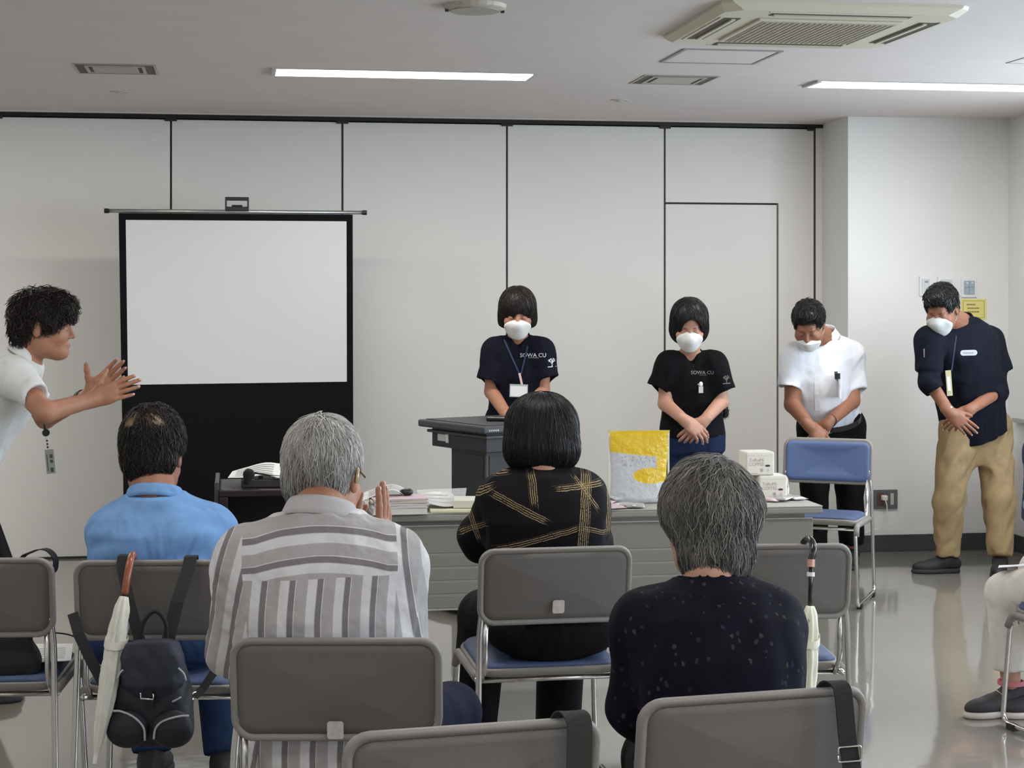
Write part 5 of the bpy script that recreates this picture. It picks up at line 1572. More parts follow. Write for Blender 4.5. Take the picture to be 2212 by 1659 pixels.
hl_ = [('u', E((0, -.012, .052), (.096, .118, .094)), 0), ('u', E((0, -.07, -.01), (.072, .05, .075)), .03), ('u', E((0, .07, .075), (.07, .045, .045)), .03),
       ('u', E((.07, .035, .02), (.018, .03, .035)), .02), ('u', E((-.07, .035, .02), (.018, .03, .035)), .02),
       ('s', B((0, .16, -.11), (.16, .095, .14), .03), .012), ('s', E((.09, -.008, -.03), (.03, .026, .05)), .008), ('s', E((-.09, -.008, -.03), (.03, .026, .05)), .008), ('s', B((0, -.06, -.19), (.2, .2, .1), .01), .01)]
hair(root, rp, hl_, .0042, H_DBROWN, 2400, .055, down_flow(hp + Rh @ V(0, -.04, .14), UP, .3), base=.2, rad=.0015, seed=7, jit=.6, lift=.008, wave=.7, droop=.4, disp=folds(21, .006, 90))
collar(root, rp, J['neck'] + UP*.016, nrm(UP*.85 + fd*.5), fd, .060, M_WPOLO, h=.05, gap=.25, flare=.026)
band(body, rp, J['wrL'] + (J['elL']-J['wrL'])*.18, J['elL']-J['wrL'], .033, .024, M_BPLAS, 'wristwatch')
e = empty('name_badge', A(107, 1020, 6.62), 0, 'narrow name badge on a black reel hanging below the clapping person\'s arm', 'badge'); eo = V(*e.location)
B_ = lambda x, y: A(x, y, 6.66) - eo
MB().tube([B_(66, 800), B_(88, 880), B_(96, 918), B_(97, 930)], .004, 6).build('strap', M_BPLAS, e, smooth=True)
MB().disc((0, 0, 0), .014, .008, 18, axis=1).build('reel', M_BPLAS, e, loc=B_(99, 935))
MB().tube([B_(99, 943), B_(102, 955), B_(103, 972)], .0016, 6).build('cord', M_METAL, e)
for k in range(3): MB().disc((0, -.002, 0), .004, .004, 8, axis=1).build('bead', M_BPLAS, e, loc=B_(101.5+k*.8, 952+k*7))
c0, c1 = B_(106, 971), B_(111, 1023)
MB().ribbon([c0, c1], RT, .034, .003).build('card_case', mat('badge case', srgb(140, 146, 138), .3), e)
f = MB()
for k, (t0, t1, dx) in enumerate(((.2, .35, .006), (.42, .55, .006), (.75, .93, .005), (.2, .9, -.010))):
    f.ribbon([c0 + (c1-c0)*t0 + RT*dx + TC*.002, c0 + (c1-c0)*t1 + RT*dx + TC*.002], RT, .011 if k < 3 else .003, .0006)
f.build('card_print', mat('badge ink', srgb(60, 66, 62), .6), e)
# ================================================================== the audience, seen from behind
# ---- man in the blue polo
fd = FW
hp = A(330, 985, 5.36); Rh = head_frame(fd, .30)
J = dict(pel=Z(345, .53, 5.30), neck=A(334, 1070, 5.26), head=hp, shL=A(252, 1150, 5.28), shR=A(452, 1146, 5.30), elL=A(236, 1300, 5.36), elR=A(470, 1290, 5.40), wrL=A(320, 1250, 5.66), wrR=A(372, 1250, 5.66),
         knL=Z(320, .48, 5.74), knR=Z(462, .48, 5.72), anL=Z(328, .085, 5.60), anR=Z(484, .085, 5.58))
cl = [dict(s='L', dir=RT*.25 + UP*.8 + FW*.3, back=-RT, pose=dict(curl=(.1, .1, .1, .12))), dict(s='R', dir=-RT*.2 + UP*.8 + FW*.3, back=RT, pose=dict(curl=(.1, .1, .1, .12)))]
pol = dict(m=M_BLUEP, sleeve=(.85, .069, .068), off=.014, sw=1.0, sd=1.1, disp=folds(31, .010, 24, V(1, 0, .45), 4), neck_gap=.004)
root, body, sh, rp = figure('seated person in light blue polo with thinning dark hair, seen from behind', J, M_SKINT, fd, pol, dict(m=M_DENIM, top=.12, hem=.02, seat=.06), dict(R=Rh, face=True, hs=1.06), tab=TAB_M, hem_t=-.05, hands=cl, bow=-.03, neck_r=.06)
c1_, c2_ = hp + Rh @ V(-.050, -.112, .090), hp + Rh @ V(.026, -.118, .090)
def patch(P):
    q = 0
    for c, r in ((c1_, .040), (c2_, .036)):
        d = np.linalg.norm((P - c)/np.array([1.0, 1.0, .8]), axis=1); q = np.maximum(q, np.clip((r - d)/.018, 0, .9))
    return q
hair(root, rp, hair_short(hp, Rh, 1.12, vol=1.06, nape=-.105, quiff=False), .0045, H_THIN, 4500, .05, down_flow(hp + Rh @ V(0, -.07, .11), UP, .35), base=.2, patch=patch, rad=.0012, seed=8, jit=.4, lift=.003, droop=.15)
collar(root, rp, J['neck'] - UP*.012, nrm(UP*.9 + fd*.35), fd, .074, M_BLUEP, h=.034, gap=.3, flare=.016)

# ---- man in the striped shirt
fd = nrm(FW*.96 + RT*.24)
hp = A(699, 1028, 4.22); Rh = head_frame(fd, .20)
J = dict(pel=Z(712, .53, 4.06), neck=A(690, 1113, 4.10), head=hp, shL=A(548, 1214, 4.05), shR=A(832, 1216, 4.10), elL=A(512, 1400, 4.14), elR=A(862, 1395, 4.16), wrL=A(762, 1215, 4.46), wrR=A(818, 1205, 4.44),
         knL=Z(580, .48, 4.5), knR=Z(975, .49, 4.46), anL=Z(570, .085, 4.5), anR=Z(960, .085, 4.6))
def stripe_mat():
    m, N, L, b = new_mat('grey striped shirt cloth')
    def attr(n):
        a = N.new('ShaderNodeAttribute'); a.attribute_name = n; return a.outputs['Fac']
    def mth(op, a, bb=None):
        n = N.new('ShaderNodeMath'); n.operation = op
        for i, q in enumerate((a, bb)):
            if q is None: continue
            if isinstance(q, (int, float)): n.inputs[i].default_value = q
            else: L.new(q, n.inputs[i])
        return n.outputs[0]
    def mix(f, a, bb):
        n = N.new('ShaderNodeMix'); n.data_type = 'FLOAT'; L.new(f, n.inputs['Factor']); L.new(a, n.inputs['A']); L.new(bb, n.inputs['B']); return n.outputs['Result']
    yoke = mth('GREATER_THAN', attr('yoke'), 0.0); slv = mth('GREATER_THAN', attr('slv'), 0.0)
    u = mix(slv, attr('ub'), attr('us')); u = mix(mth('MULTIPLY', yoke, mth('SUBTRACT', 1.0, slv)), u, attr('uy'))
    ph = mth('FRACT', mth('DIVIDE', u, .061))
    cr = N.new('ShaderNodeValToRGB'); cr.color_ramp.interpolation = 'CONSTANT'
    el = cr.color_ramp.elements; el[0].position = 0; el[0].color = srgb(126, 121, 122); el[1].position = .21; el[1].color = srgb(214, 212, 212)
    for p, c in ((.235, (172, 168, 168)), (.62, (176, 172, 172)), (.66, (214, 213, 214)), (.97, (196, 194, 195))):
        q = el.new(p); q.color = srgb(*c)
    L.new(ph, cr.inputs['Fac']); L.new(cr.outputs['Color'], b.inputs['Base Color']); b.inputs['Roughness'].default_value = .85
    tc = N.new('ShaderNodeTexCoord'); n2 = N.new('ShaderNodeTexNoise'); n2.inputs['Scale'].default_value = 8; n2.inputs['Detail'].default_value = 3
    L.new(tc.outputs['Object'], n2.inputs['Vector']); bp = N.new('ShaderNodeBump'); bp.inputs['Strength'].default_value = .6; bp.inputs['Distance'].default_value = .05
    L.new(n2.outputs['Fac'], bp.inputs['Height']); L.new(bp.outputs['Normal'], b.inputs['Normal'])
    return m
sr = nrm(J['shR'] - J['shL'])
def stripe_attr(v):
    q = v - J['neck']; x = q @ sr; z = q[:, 2]
    d = {}
    d['ub'] = x + .004*np.sin(z*22) + .5
    d['uy'] = (z + 1.0) + 1.1*x*x - .25*np.maximum(np.abs(x)-.15, 0)
    d['yoke'] = z + .118 + .35*np.maximum(x, 0)**2 - .05*x
    def arm(s):
        a = J['sh'+s]; b = J['el'+s]; t = nrm(b-a); w = nrm(np.cross(t, FW)); return (v-a) @ t, (v-a) @ w
    tl, wl = arm('L'); tr_, wr_ = arm('R')
    ml = np.where(x < 0, -x - .178 + .12*np.maximum(0, -.1-z), -1); mr = np.where(x >= 0, x - .172 + .05*np.maximum(0, -.1-z), -1)
    d['slv'] = np.maximum(ml, mr)
    d['us'] = np.where(x < 0, wl, wr_) + .5
    return d
pol = dict(m=stripe_mat(), sleeve=(1.1, .082, .062), off=.020, sw=1.10, sd=1.08, disp=folds(41, .009, 20, V(.35, 0, 1), 3), neck_gap=.004, attr=stripe_attr)
root, body, sh, rp = figure('seated person in grey striped shirt with silver hair, clapping, seen from behind', J, M_SKIN, fd, pol, dict(m=M_NAVYT, top=.02, hem=.03), dict(R=Rh, hs=1.06, h=.0036), tab=TAB_M, hem_t=-.2, bow=-.035, neck_r=.060,
    hands=[dict(s='R', dir=UP*.95 + RT*.12 + FW*.1, back=RT*.9 + TC*.35, pose=dict(curl=(.08, .08, .1, .14), spread=.05, thumb=(.55, .8, -.2))), dict(s='L', dir=UP*.9 + FW*.2, back=-RT*.8 + FW*.4, pose=dict(curl=(.1, .1, .1, .14)))], hand_h=.0025)
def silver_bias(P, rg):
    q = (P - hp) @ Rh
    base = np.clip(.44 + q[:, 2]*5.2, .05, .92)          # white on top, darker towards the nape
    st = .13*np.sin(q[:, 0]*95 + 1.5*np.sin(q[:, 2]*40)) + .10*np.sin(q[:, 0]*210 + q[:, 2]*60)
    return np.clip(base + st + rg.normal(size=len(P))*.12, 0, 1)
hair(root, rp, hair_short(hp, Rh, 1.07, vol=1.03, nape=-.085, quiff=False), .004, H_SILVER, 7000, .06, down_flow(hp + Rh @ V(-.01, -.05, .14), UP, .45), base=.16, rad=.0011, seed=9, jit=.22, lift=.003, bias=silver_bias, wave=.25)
collar(root, rp, J['neck'] - UP*.012, nrm(UP*.9 + fd*.4), fd, .076, mat('striped collar cloth', srgb(186, 183, 184), .85, bump=.2, bscale=300), h=.042, gap=.3, flare=.020)
# glasses temple and hearing piece behind the right ear
T = lambda x, y, z: hp + Rh @ (V(x, y, z)*1.06) - rp
MB().tube(spline([T(.082, .05, .004), T(.086, -.005, .012), T(.088, -.03, .004), T(.088, -.036, -.016)], 4), .0022, 6).build('glasses_temple', mat('dark gold frame', srgb(110, 92, 66), .25, .8), body, smooth=True)
MB().tube(spline([T(.09, -.028, .016), T(.093, -.036, .0), T(.091, -.034, -.018)], 4), .0042, 8).build('hearing_piece', mat('hearing aid', srgb(196, 172, 140), .2, .4), body, smooth=True)

# ---- woman in the black and gold blouse
fd = FW
hp = A(1170, 945, 5.50); Rh = head_frame(fd, .26)
J = dict(pel=Z(1192, .53, 5.52), neck=A(1172, 1020, 5.43), head=hp, shL=A(1092, 1072, 5.45), shR=A(1252, 1072, 5.46), elL=A(1035, 1160, 5.56), elR=A(1278, 1175, 5.54), wrL=A(1120, 1150, 5.86), wrR=A(1200, 1150, 5.86),
         knL=Z(1045, .47, 5.92), knR=Z(1215, .47, 5.98), anL=Z(1018, .085, 5.72), anR=Z(1205, .085, 5.92))
def gold_mat():
    m, N, L, b = new_mat('black blouse with gold brush strokes')
    def attr(n):
        a = N.new('ShaderNodeAttribute'); a.attribute_name = n; return a.outputs['Fac']
    def mth(op, *a):
        n = N.new('ShaderNodeMath'); n.operation = op
        for i, q in enumerate(a):
            if isinstance(q, (int, float)): n.inputs[i].default_value = q
            else: L.new(q, n.inputs[i])
        return n.outputs[0]
    x, z = attr('px'), attr('pz')
    tc = N.new('ShaderNodeTexCoord'); nz = N.new('ShaderNodeTexNoise'); nz.inputs['Scale'].default_value = 38; nz.inputs['Detail'].default_value = 2; L.new(tc.outputs['Object'], nz.inputs['Vector'])
    wob = mth('MULTIPLY', mth('SUBTRACT', nz.outputs['Fac'], .5), .006)
    tot = None
    for (x0, z0, x1, z1, w) in ((-.04, .0, -.030, -.105, .026), (-.162, -.068, .008, -.15, .024), (.030, -.052, .19, -.040, .020), (.133, -.004, .114, -.235, .034), (-.15, -.236, .108, -.165, .020), (.108, -.165, .2, -.19, .016), (.09, -.012, .17, -.12, .014),
                             (-.25, -.10, -.15, -.045, .022), (-.26, -.21, -.17, -.16, .02), (-.235, -.10, -.19, -.23, .018), (.21, -.05, .2, -.2, .02), (-.2, -.02, -.1, -.005, .014), (.02, -.30, .15, -.33, .02), (-.14, -.26, -.09, -.36, .02)):
        ln = math.hypot(x1-x0, z1-z0); dx, dz = (x1-x0)/ln, (z1-z0)/ln
        ax = mth('SUBTRACT', x, x0); az = mth('SUBTRACT', z, z0)
        al = mth('ADD', mth('MULTIPLY', ax, dx), mth('MULTIPLY', az, dz))
        pe = mth('ADD', mth('SUBTRACT', mth('MULTIPLY', ax, dz), mth('MULTIPLY', az, dx)), wob)
        end = mth('ADD', mth('MULTIPLY', mth('SINE', mth('MULTIPLY', pe, 900)), .012), 0.0)
        inside = mth('MULTIPLY', mth('LESS_THAN', mth('ABSOLUTE', pe), w/2), mth('MULTIPLY', mth('GREATER_THAN', mth('SUBTRACT', al, end), 0.0), mth('LESS_THAN', mth('ADD', al, end), ln)))
        line = mth('GREATER_THAN', mth('SINE', mth('MULTIPLY', pe, 2*math.pi/.0062)), .25)
        q = mth('MULTIPLY', inside, line); tot = q if tot is None else mth('MAXIMUM', tot, q)
    n2 = N.new('ShaderNodeTexNoise'); n2.inputs['Scale'].default_value = 260; L.new(tc.outputs['Object'], n2.inputs['Vector'])
    tot = mth('MULTIPLY', tot, mth('GREATER_THAN', n2.outputs['Fac'], .40))
    mx = N.new('ShaderNodeMix'); mx.data_type = 'RGBA'; L.new(tot, mx.inputs['Factor']); mx.inputs['A'].default_value = srgb(15, 12, 14); mx.inputs['B'].default_value = srgb(150, 130, 96)
    L.new(mx.outputs['Result'], b.inputs['Base Color']); b.inputs['Roughness'].default_value = .8; b.inputs['Specular IOR Level'].default_value = .15
    return m
pr_ = nrm(J['shR'] - J['shL'])
def gold_attr(v):
    q = v - J['neck']; return {'px': q @ pr_, 'pz': q[:, 2] - .01}
pol = dict(m=gold_mat(), sleeve=(1.5, .070, .06), off=.018, sw=1.10, sd=1.05, disp=folds(51, .006, 19, V(.2, 0, 1), 3), neck_gap=-.2, attr=gold_attr, extra=[('u', p_cap(A(1171, 1030, 5.44), A(1170, 1006, 5.45), .066, .062), .03), ('u', p_cap(J['elL'] - UP*.0, J['elL'] - UP*.04, .06, .04), .03)])
root, body, sh, rp = figure('seated person in black and gold blouse with black bobbed hair, seen from behind', J, M_SKINP, fd, pol, dict(m=M_BLK, top=.1, r=(.1, .085, .075), seat=.125, hem=.03), dict(R=Rh, hs=1.0), tab=TAB_F, hem_t=-.12, bow=-.03, hands=[dict(s='L', dir=RT*.4 + UP*.5 + FW*.6, back=-RT), dict(s='R', dir=-RT*.4 + UP*.5 + FW*.6, back=RT)])
hair(root, rp, hair_bob(hp, Rh, 1.0, low=-.13, wide=.117, fringe=.05), .0045, H_BLACK, 6500, .14, down_flow(hp + Rh @ V(0, -.05, .13), UP, .6), base=.2, rad=.0011, S=9, seed=10, jit=.10, lift=.002)

# ---- woman in the navy top
fd = nrm(FW*.97 - RT*.1)
hp = A(1530, 1134, 3.86); Rh = head_frame(fd, .22)
J = dict(pel=Z(1562, .53, 3.62), neck=A(1536, 1258, 3.76), head=hp, shL=A(1402, 1348, 3.72), shR=A(1648, 1342, 3.74), elL=A(1376, 1530, 3.78), elR=A(1672, 1530, 3.84), wrL=A(1430, 1590, 4.02), wrR=A(1600, 1560, 4.05),
         knL=Z(1415, .49, 4.02), knR=Z(1640, .48, 4.08), anL=Z(1420, .085, 3.95), anR=Z(1640, .085, 4.0))
def leaf_mat(name, base, cols, scale, thr, density):
    m, N, L, b = new_mat(name)
    tc = N.new('ShaderNodeTexCoord'); mp = N.new('ShaderNodeMapping'); mp.inputs['Scale'].default_value = (1, .6, .75); L.new(tc.outputs['Object'], mp.inputs['Vector'])
    nz = N.new('ShaderNodeTexNoise'); nz.inputs['Scale'].default_value = 60; L.new(tc.outputs['Object'], nz.inputs['Vector'])
    ad = N.new('ShaderNodeVectorMath'); ad.operation = 'MULTIPLY_ADD'; ad.inputs[1].default_value = (.012, .012, .012); L.new(nz.outputs['Color'], ad.inputs[0]); L.new(mp.outputs['Vector'], ad.inputs[2])
    vo = N.new('ShaderNodeTexVoronoi'); vo.inputs['Scale'].default_value = scale; L.new(ad.outputs['Vector'], vo.inputs['Vector'])
    lt = N.new('ShaderNodeMath'); lt.operation = 'LESS_THAN'; lt.inputs[1].default_value = thr; L.new(vo.outputs['Distance'], lt.inputs[0])
    sp = N.new('ShaderNodeSeparateColor'); L.new(vo.outputs['Color'], sp.inputs[0])
    g2 = N.new('ShaderNodeMath'); g2.operation = 'LESS_THAN'; g2.inputs[1].default_value = density; L.new(sp.outputs[0], g2.inputs[0])
    mu = N.new('ShaderNodeMath'); mu.operation = 'MULTIPLY'; L.new(lt.outputs[0], mu.inputs[0]); L.new(g2.outputs[0], mu.inputs[1])
    c2 = N.new('ShaderNodeMix'); c2.data_type = 'RGBA'; L.new(sp.outputs[1], c2.inputs['Factor']); c2.inputs['A'].default_value = srgb(*cols[0]); c2.inputs['B'].default_value = srgb(*cols[1])
    mx = N.new('ShaderNodeMix'); mx.data_type = 'RGBA'; L.new(mu.outputs[0], mx.inputs['Factor']); mx.inputs['A'].default_value = srgb(*base); L.new(c2.outputs['Result'], mx.inputs['B'])
    L.new(mx.outputs['Result'], b.inputs['Base Color']); b.inputs['Roughness'].default_value = .85; b.inputs['Specular IOR Level'].default_value = .15
    return m
pol = dict(m=leaf_mat('navy cloth with small leaves', (13, 13, 25), ((34, 36, 58), (62, 58, 56)), 62, .24, .55), sleeve=(1.35, .069, .06), off=.014, sw=1.04, sd=1.1, disp=folds(61, .005, 18, V(.2, 0, 1), 3), neck_gap=.024)
root, body, sh, rp = figure('seated person in navy leaf-print top with grey-streaked hair, seen from behind', J, M_SKINP, fd, pol, dict(m=M_BLK, top=.1, seat=.03, hem=.03), dict(R=Rh, hs=1.05, h=.0038), tab=TAB_F, hem_t=-.12, bow=-.04, neck_r=.056, hands=[dict(s='L', dir=RT*.4 + FW*.8, back=UP), dict(s='R', dir=-RT*.4 + FW*.8, back=UP)])
T, E, B = HT(hp, Rh, 1.06)
hl_ = [('u', E((0, -.016, .038), (.094, .112, .104)), 0), ('u', E((0, -.066, -.05), (.074, .056, .100)), .03), ('u', E((0, -.05, .03), (.1, .075, .07)), .03),
       ('s', B((0, .165, -.085), (.16, .1, .14), .03), .012), ('s', E((.098, .0, -.045), (.034, .036, .05)), .01), ('s', E((-.098, .0, -.045), (.034, .036, .05)), .01), ('s', B((0, -.06, -.238), (.2, .2, .1), .01), .012)]
def salt_bias(P, rg):
    q = (P - hp) @ Rh
    s = np.sin(q[:, 0]*70 + 2*np.sin(q[:, 2]*30)) * .14
    return np.clip(.45 + s + q[:, 2]*1.2 + rg.normal(size=len(P))*.2, 0, 1)
hair(root, rp, hl_, .004, H_SALT, 7000, .09, down_flow(hp + Rh @ V(.02, -.06, .12), UP, .5), base=.18, rad=.0012, S=9, seed=12, jit=.22, lift=.004, bias=salt_bias, wave=.35, disp=folds(62, .004, 60, UP, 3))

# ---- person cut by the right edge
fd = nrm(RT*-.45 + FW*.88)
hp = C(2.0, 6.42, 1.24); Rh = head_frame(fd, .15)
J = dict(pel=C(2.05, 6.18, .53), neck=C(2.04, 6.24, 1.07), head=hp, shL=C(1.86, 6.12, 1.0), shR=C(2.2, 6.32, 1.0), elL=C(1.86, 6.2, .74), elR=C(2.2, 6.5, .74), wrL=C(1.96, 6.42, .66), wrR=C(2.08, 6.5, .66),
         knL=A(2176, 1282, 6.5), knR=C(2.02, 6.72, .49), anL=A(2184, 1500, 6.5), anR=C(1.98, 6.5, .09))
pol = dict(m=leaf_mat('blue floral cloth', (58, 66, 92), ((170, 176, 188), (120, 128, 150)), 36, .42, .7), sleeve=(.95, .07, .065), off=.014, sw=1.05, disp=folds(71, .004, 20, UP, 3))
root, body, sh, rp = figure('seated person in white cropped trousers and floral blouse at the right edge', J, M_SKINP, fd, pol, dict(m=M_WHTR, top=.12, hem=.24, r=(.09, .08, .062), disp=folds(72, .006, 20, V(.3, .3, 1), 3)), dict(R=Rh), tab=TAB_F, hem_t=-.1, toe={'L': -RT*.9 + TC*.35, 'R': -RT*.8 + TC*.3},
    hands=[dict(s='L', dir=FW*.8 + RT*.3, back=UP), dict(s='R', dir=FW*.8 - RT*.3, back=UP)], shoe_m=mat('dark trainer', srgb(46, 40, 44), .7, bump=.3, bscale=250), sole_m=mat('white trainer sole', srgb(196, 186, 180), .6))
for s in 'LR':
    band(root, rp, J['an'+s] + UP*.045, UP, .043, .016, mat('pink trainer trim', srgb(196, 112, 122), .7), 'shoe_trim', th=.006)
hair(root, rp, hair_short(hp, Rh, 1.05, vol=1.05), .006, H_SALT, 600, .06, down_flow(hp + UP*.12, UP, .4), rad=.0018, seed=14)
p = C(1.99, 6.5, .6)
sheet('paper_sheet', [A(2156, 1226, 6.42), A(2215, 1222, 6.42), C(2.08, 6.42, .57)], [A(2158, 1221, 6.6), A(2215, 1217, 6.6), C(2.12, 6.62, .58)], M_PAPER, 'white sheet on the lap of the person at the right edge', 'paper')

# ================================================================== bags and umbrellas
def chair_pt(key, x, y, z):
    """a point in a chair's own frame"""
    _, b, rz, _ = CH[key]; c, s = math.cos(rz), math.sin(rz)
    return V(b[0] + c*x - s*y, b[1] + s*x + c*y, z)
M_BAG = mat('black nylon', srgb(22, 23, 32), .6, var=.1, vscale=30, bump=.35, bscale=90); M_FLAP = mat('navy nylon flap', srgb(33, 34, 48), .65, var=.1, vscale=40, bump=.35, bscale=90)
M_STRAP = mat('black webbing', srgb(20, 20, 23), .75, bump=.4, bscale=800); M_PIPE = mat('silver piping', srgb(176, 176, 182), .4); M_OLV = mat('dark olive webbing', srgb(40, 40, 36), .8, bump=.4, bscale=800)

# backpack hanging on the blue polo man's chair
BK = 4.80
bp0 = A(330, 1500, BK); e = empty('backpack', (bp0[0], bp0[1], A(330, 1612, BK)[2]), 0, 'small black backpack with silver piping hanging on the chair', 'backpack'); eo = V(*e.location)
Q = lambda x, y, dd=0: A(x, y, BK+dd) - eo
Rk = np.stack([RT, FW, UP], 1)
o = [('u', p_loft(Q(326, 1606, .0), Q(328, 1386, .02), RT, [(0, .09, .045), (.10, .116, .06), (.45, .114, .066), (.75, .095, .055), (.93, .075, .045), (1, .05, .035)], power=2.6), 0)]
v, q = sdf_mesh(o, .005, folds(81, .004, 30)); sb = link('sack', mesh_np('sack', v, q), M_BAG, e)
o = [('u', p_loft(Q(330, 1508, -.035), Q(330, 1380, -.005), RT, [(0, .055, .024), (.2, .085, .04), (.7, .088, .05), (.95, .07, .045), (1, .04, .03)], power=2.4), 0)]
v, q = sdf_mesh(o, .005, folds(82, .003, 30)); fl = link('flap', mesh_np('flap', v, q), M_FLAP, e)
for s, cx_ in ((-1, 276), (1, 372)):
    pc_ = Q(cx_, 1572, -.056)
    v, q = sdf_mesh([('u', p_ell(pc_, V(.056, .020, .050), Rk), 0), ('u', p_ell(pc_ - UP*.012, V(.052, .024, .038), Rk), .02)], .005)
    pk_ = link('pocket', mesh_np('pocket', v, q), M_BAG, e)
    pts = [(245, 1536), (262, 1537), (290, 1550), (310, 1572), (313, 1600)] if s < 0 else [(408, 1546), (385, 1548), (352, 1558), (336, 1574), (332, 1597)]
    MB().tube(spline([Q(x, y, -.079) for x, y in pts], 5), .003, 6).build('piping', M_PIPE, pk_, smooth=True)
for pts in ([(253, 1466), (259, 1454), (266, 1447)], [(385, 1443), (397, 1455), (402, 1470)], [(372, 1516), (382, 1511), (391, 1506)]):
    MB().tube(spline([Q(x, y, -.066) for x, y in pts], 4), .0024, 6).build('piping', M_PIPE, sb, smooth=True)
MB().ribbon([Q(321, 1492, -.075), Q(321, 1532, -.075)], RT, .022, .003).build('flap_strap', M_STRAP, fl)
MB().tube([Q(304, 1497, -.078), Q(304, 1509, -.08), Q(331, 1511, -.08), Q(331, 1499, -.078)], .0026, 6).build('buckle', M_CHROME, fl, smooth=True)
MB().tube(spline([Q(305, 1385, .0), Q(310, 1345, -.0), Q(335, 1320, -.0), Q(358, 1345, -.0), Q(360, 1385, .0)], 5), .006, 8).build('handle', M_STRAP, e, smooth=True)
tp = lambda x, dy: chair_pt('polo', x, -.285 + dy, .812) - eo
def over(px1, py1, px2, py2, wd, dd=0.0):
    a = A(px2, py2, BK) - eo; t = A(px1, py1, 4.95) - eo
    return [a, a*.5 + t*.5 + TC*.03, t + TC*.022 - UP*.015, t + UP*.006 + TC*.004, t + UP*.008 + FW*.02, t - UP*.05 + FW*.035]
MB().ribbon(over(266, 1206, 303, 1388, .03), RT, .030, .003).build('shoulder_strap', M_STRAP, e)
MB().ribbon(over(412, 1208, 362, 1388, .03), RT, .036, .003).build('shoulder_strap', M_STRAP, e)
MB().ribbon([A(157, 1325, 4.93) - eo, A(170, 1370, 4.89) - eo, A(198, 1430, 4.86) - eo, A(226, 1480, 4.84) - eo, A(250, 1540, BK) - eo], RT, .03, .003).build('lower_strap', M_STRAP, e)
MB().ribbon([A(497, 1400, 4.90) - eo, A(470, 1440, 4.87) - eo, A(438, 1488, 4.84) - eo, A(420, 1504, 4.82) - eo], RT - UP*.3, .022, .003).build('lower_strap', M_STRAP, e)
MB().tube(spline([A(424, 1494, 4.82) - eo, A(414, 1500, 4.81) - eo, A(408, 1520, BK) - eo, A(418, 1508, 4.81) - eo], 4), .0028, 6).build('clip', M_CHROME, e, smooth=True)

# folded umbrellas
def umbrella(tip, top, crook, label, cm, hm, r=.03, hlen=.12, canopy=.75, rings=(), twist=2.5, flower=False):
    e = empty('umbrella', tip, 0, label, 'umbrella'); eo = np.asarray(tip, float)
    ax = nrm(top - tip); L_ = np.linalg.norm(top - tip)
    u = nrm(RT - ax*np.dot(RT, ax)); w = np.cross(ax, u)
    prof = ((.02, .18), (.1, .45), (.3, .8), (.55, 1.0), (.8, .95), (.93, .75), (1, .42)); R_ = []
    for i in range(34):
        t = i/33; rr = np.interp(t, [a for a, _ in prof], [b for _, b in prof])*r; ring = []
        for k in range(32):
            a = 2*math.pi*k/32 + twist*t
            g = 1 + .16*math.sin(8*a - 3*t) + .05*math.sin(19*t + 3*a)
            ring.append((tip + ax*L_*canopy*t) - eo + (u*math.cos(a-twist*t*.4) + w*math.sin(a-twist*t*.4))*rr*g)
        R_.append(ring)
    cb = MB().loft(R_).build('canopy', cm, e, smooth=True)
    tq = tip + ax*L_*canopy*.72 - eo
    R_ = []
    for k in range(25):
        a = 2*math.pi*k/24; d = u*math.cos(a) + w*math.sin(a); c_ = tq + ax*.018*math.sin(a)
        R_.append([c_ + d*r*1.13 - ax*.011, c_ + d*r*1.13 + ax*.011, c_ + d*r*1.2 + ax*.011, c_ + d*r*1.2 - ax*.011])
    MB().loft(R_, cap=False).build('tie_band', cm, cb)
    MB().tube([tip + ax*L_*canopy*.98 - eo, top - eo], .0065, 10).build('shaft', hm if rings else M_DARK, e, smooth=True)
    MB().tube([tip - eo - ax*.012, tip + ax*.03 - eo], .006, 10).build('ferrule', M_WPLAS, e)
    MB().tube([p - eo for p in crook], .0105, 10).build('crook_handle', hm, e, smooth=True)
    for c_, wd, m in rings:
        MB().tube([tip + ax*(L_*c_) - eo, tip + ax*(L_*c_ + wd) - eo], .0118, 12).build('ring', m, e)
    return e
M_WOODH = mat('varnished brown wood', srgb(142, 78, 52), .25, var=.12, vscale=30, stretch=(1, 1, .2))
M_UMB = mat('cream umbrella cloth', srgb(212, 210, 198), .7, var=.05, vscale=60, bump=.2, bscale=150)
tip = A(206, 1640, 4.70); top = A(269, 1284, 4.84)
umbrella(tip, top, spline([top, A(275, 1245, 4.85), A(282, 1210, 4.88), A(287, 1198, 4.93), A(289, 1204, 4.985), A(289, 1225, 5.0)], 6), 'cream folded umbrella with brown wooden crook on the chair back', M_UMB, M_WOODH, r=.026, canopy=.985)
M_UMB2 = leaf_mat('ivory flowered umbrella cloth', (226, 226, 206), ((150, 152, 140), (176, 178, 164)), 22, .34, .45)
M_BLKG = mat('gloss black handle', srgb(20, 19, 20), .2)
top = A(1752, 1212, 5.18); tip = A(1744, 1560, 5.14)
umbrella(tip, top, spline([top, A(1757, 1188, 5.19), A(1754, 1170, 5.22), A(1746, 1163, 5.26), A(1737, 1170, 5.29), A(1736, 1180, 5.30)], 6), 'ivory flowered folded umbrella with black crook on the empty chair', M_UMB2, M_BLKG, r=.026, canopy=.72, rings=((.965, .022, mat('pink ring', srgb(206, 160, 146), .3, .3)), (.905, .012, M_WPLAS)), twist=1.2)

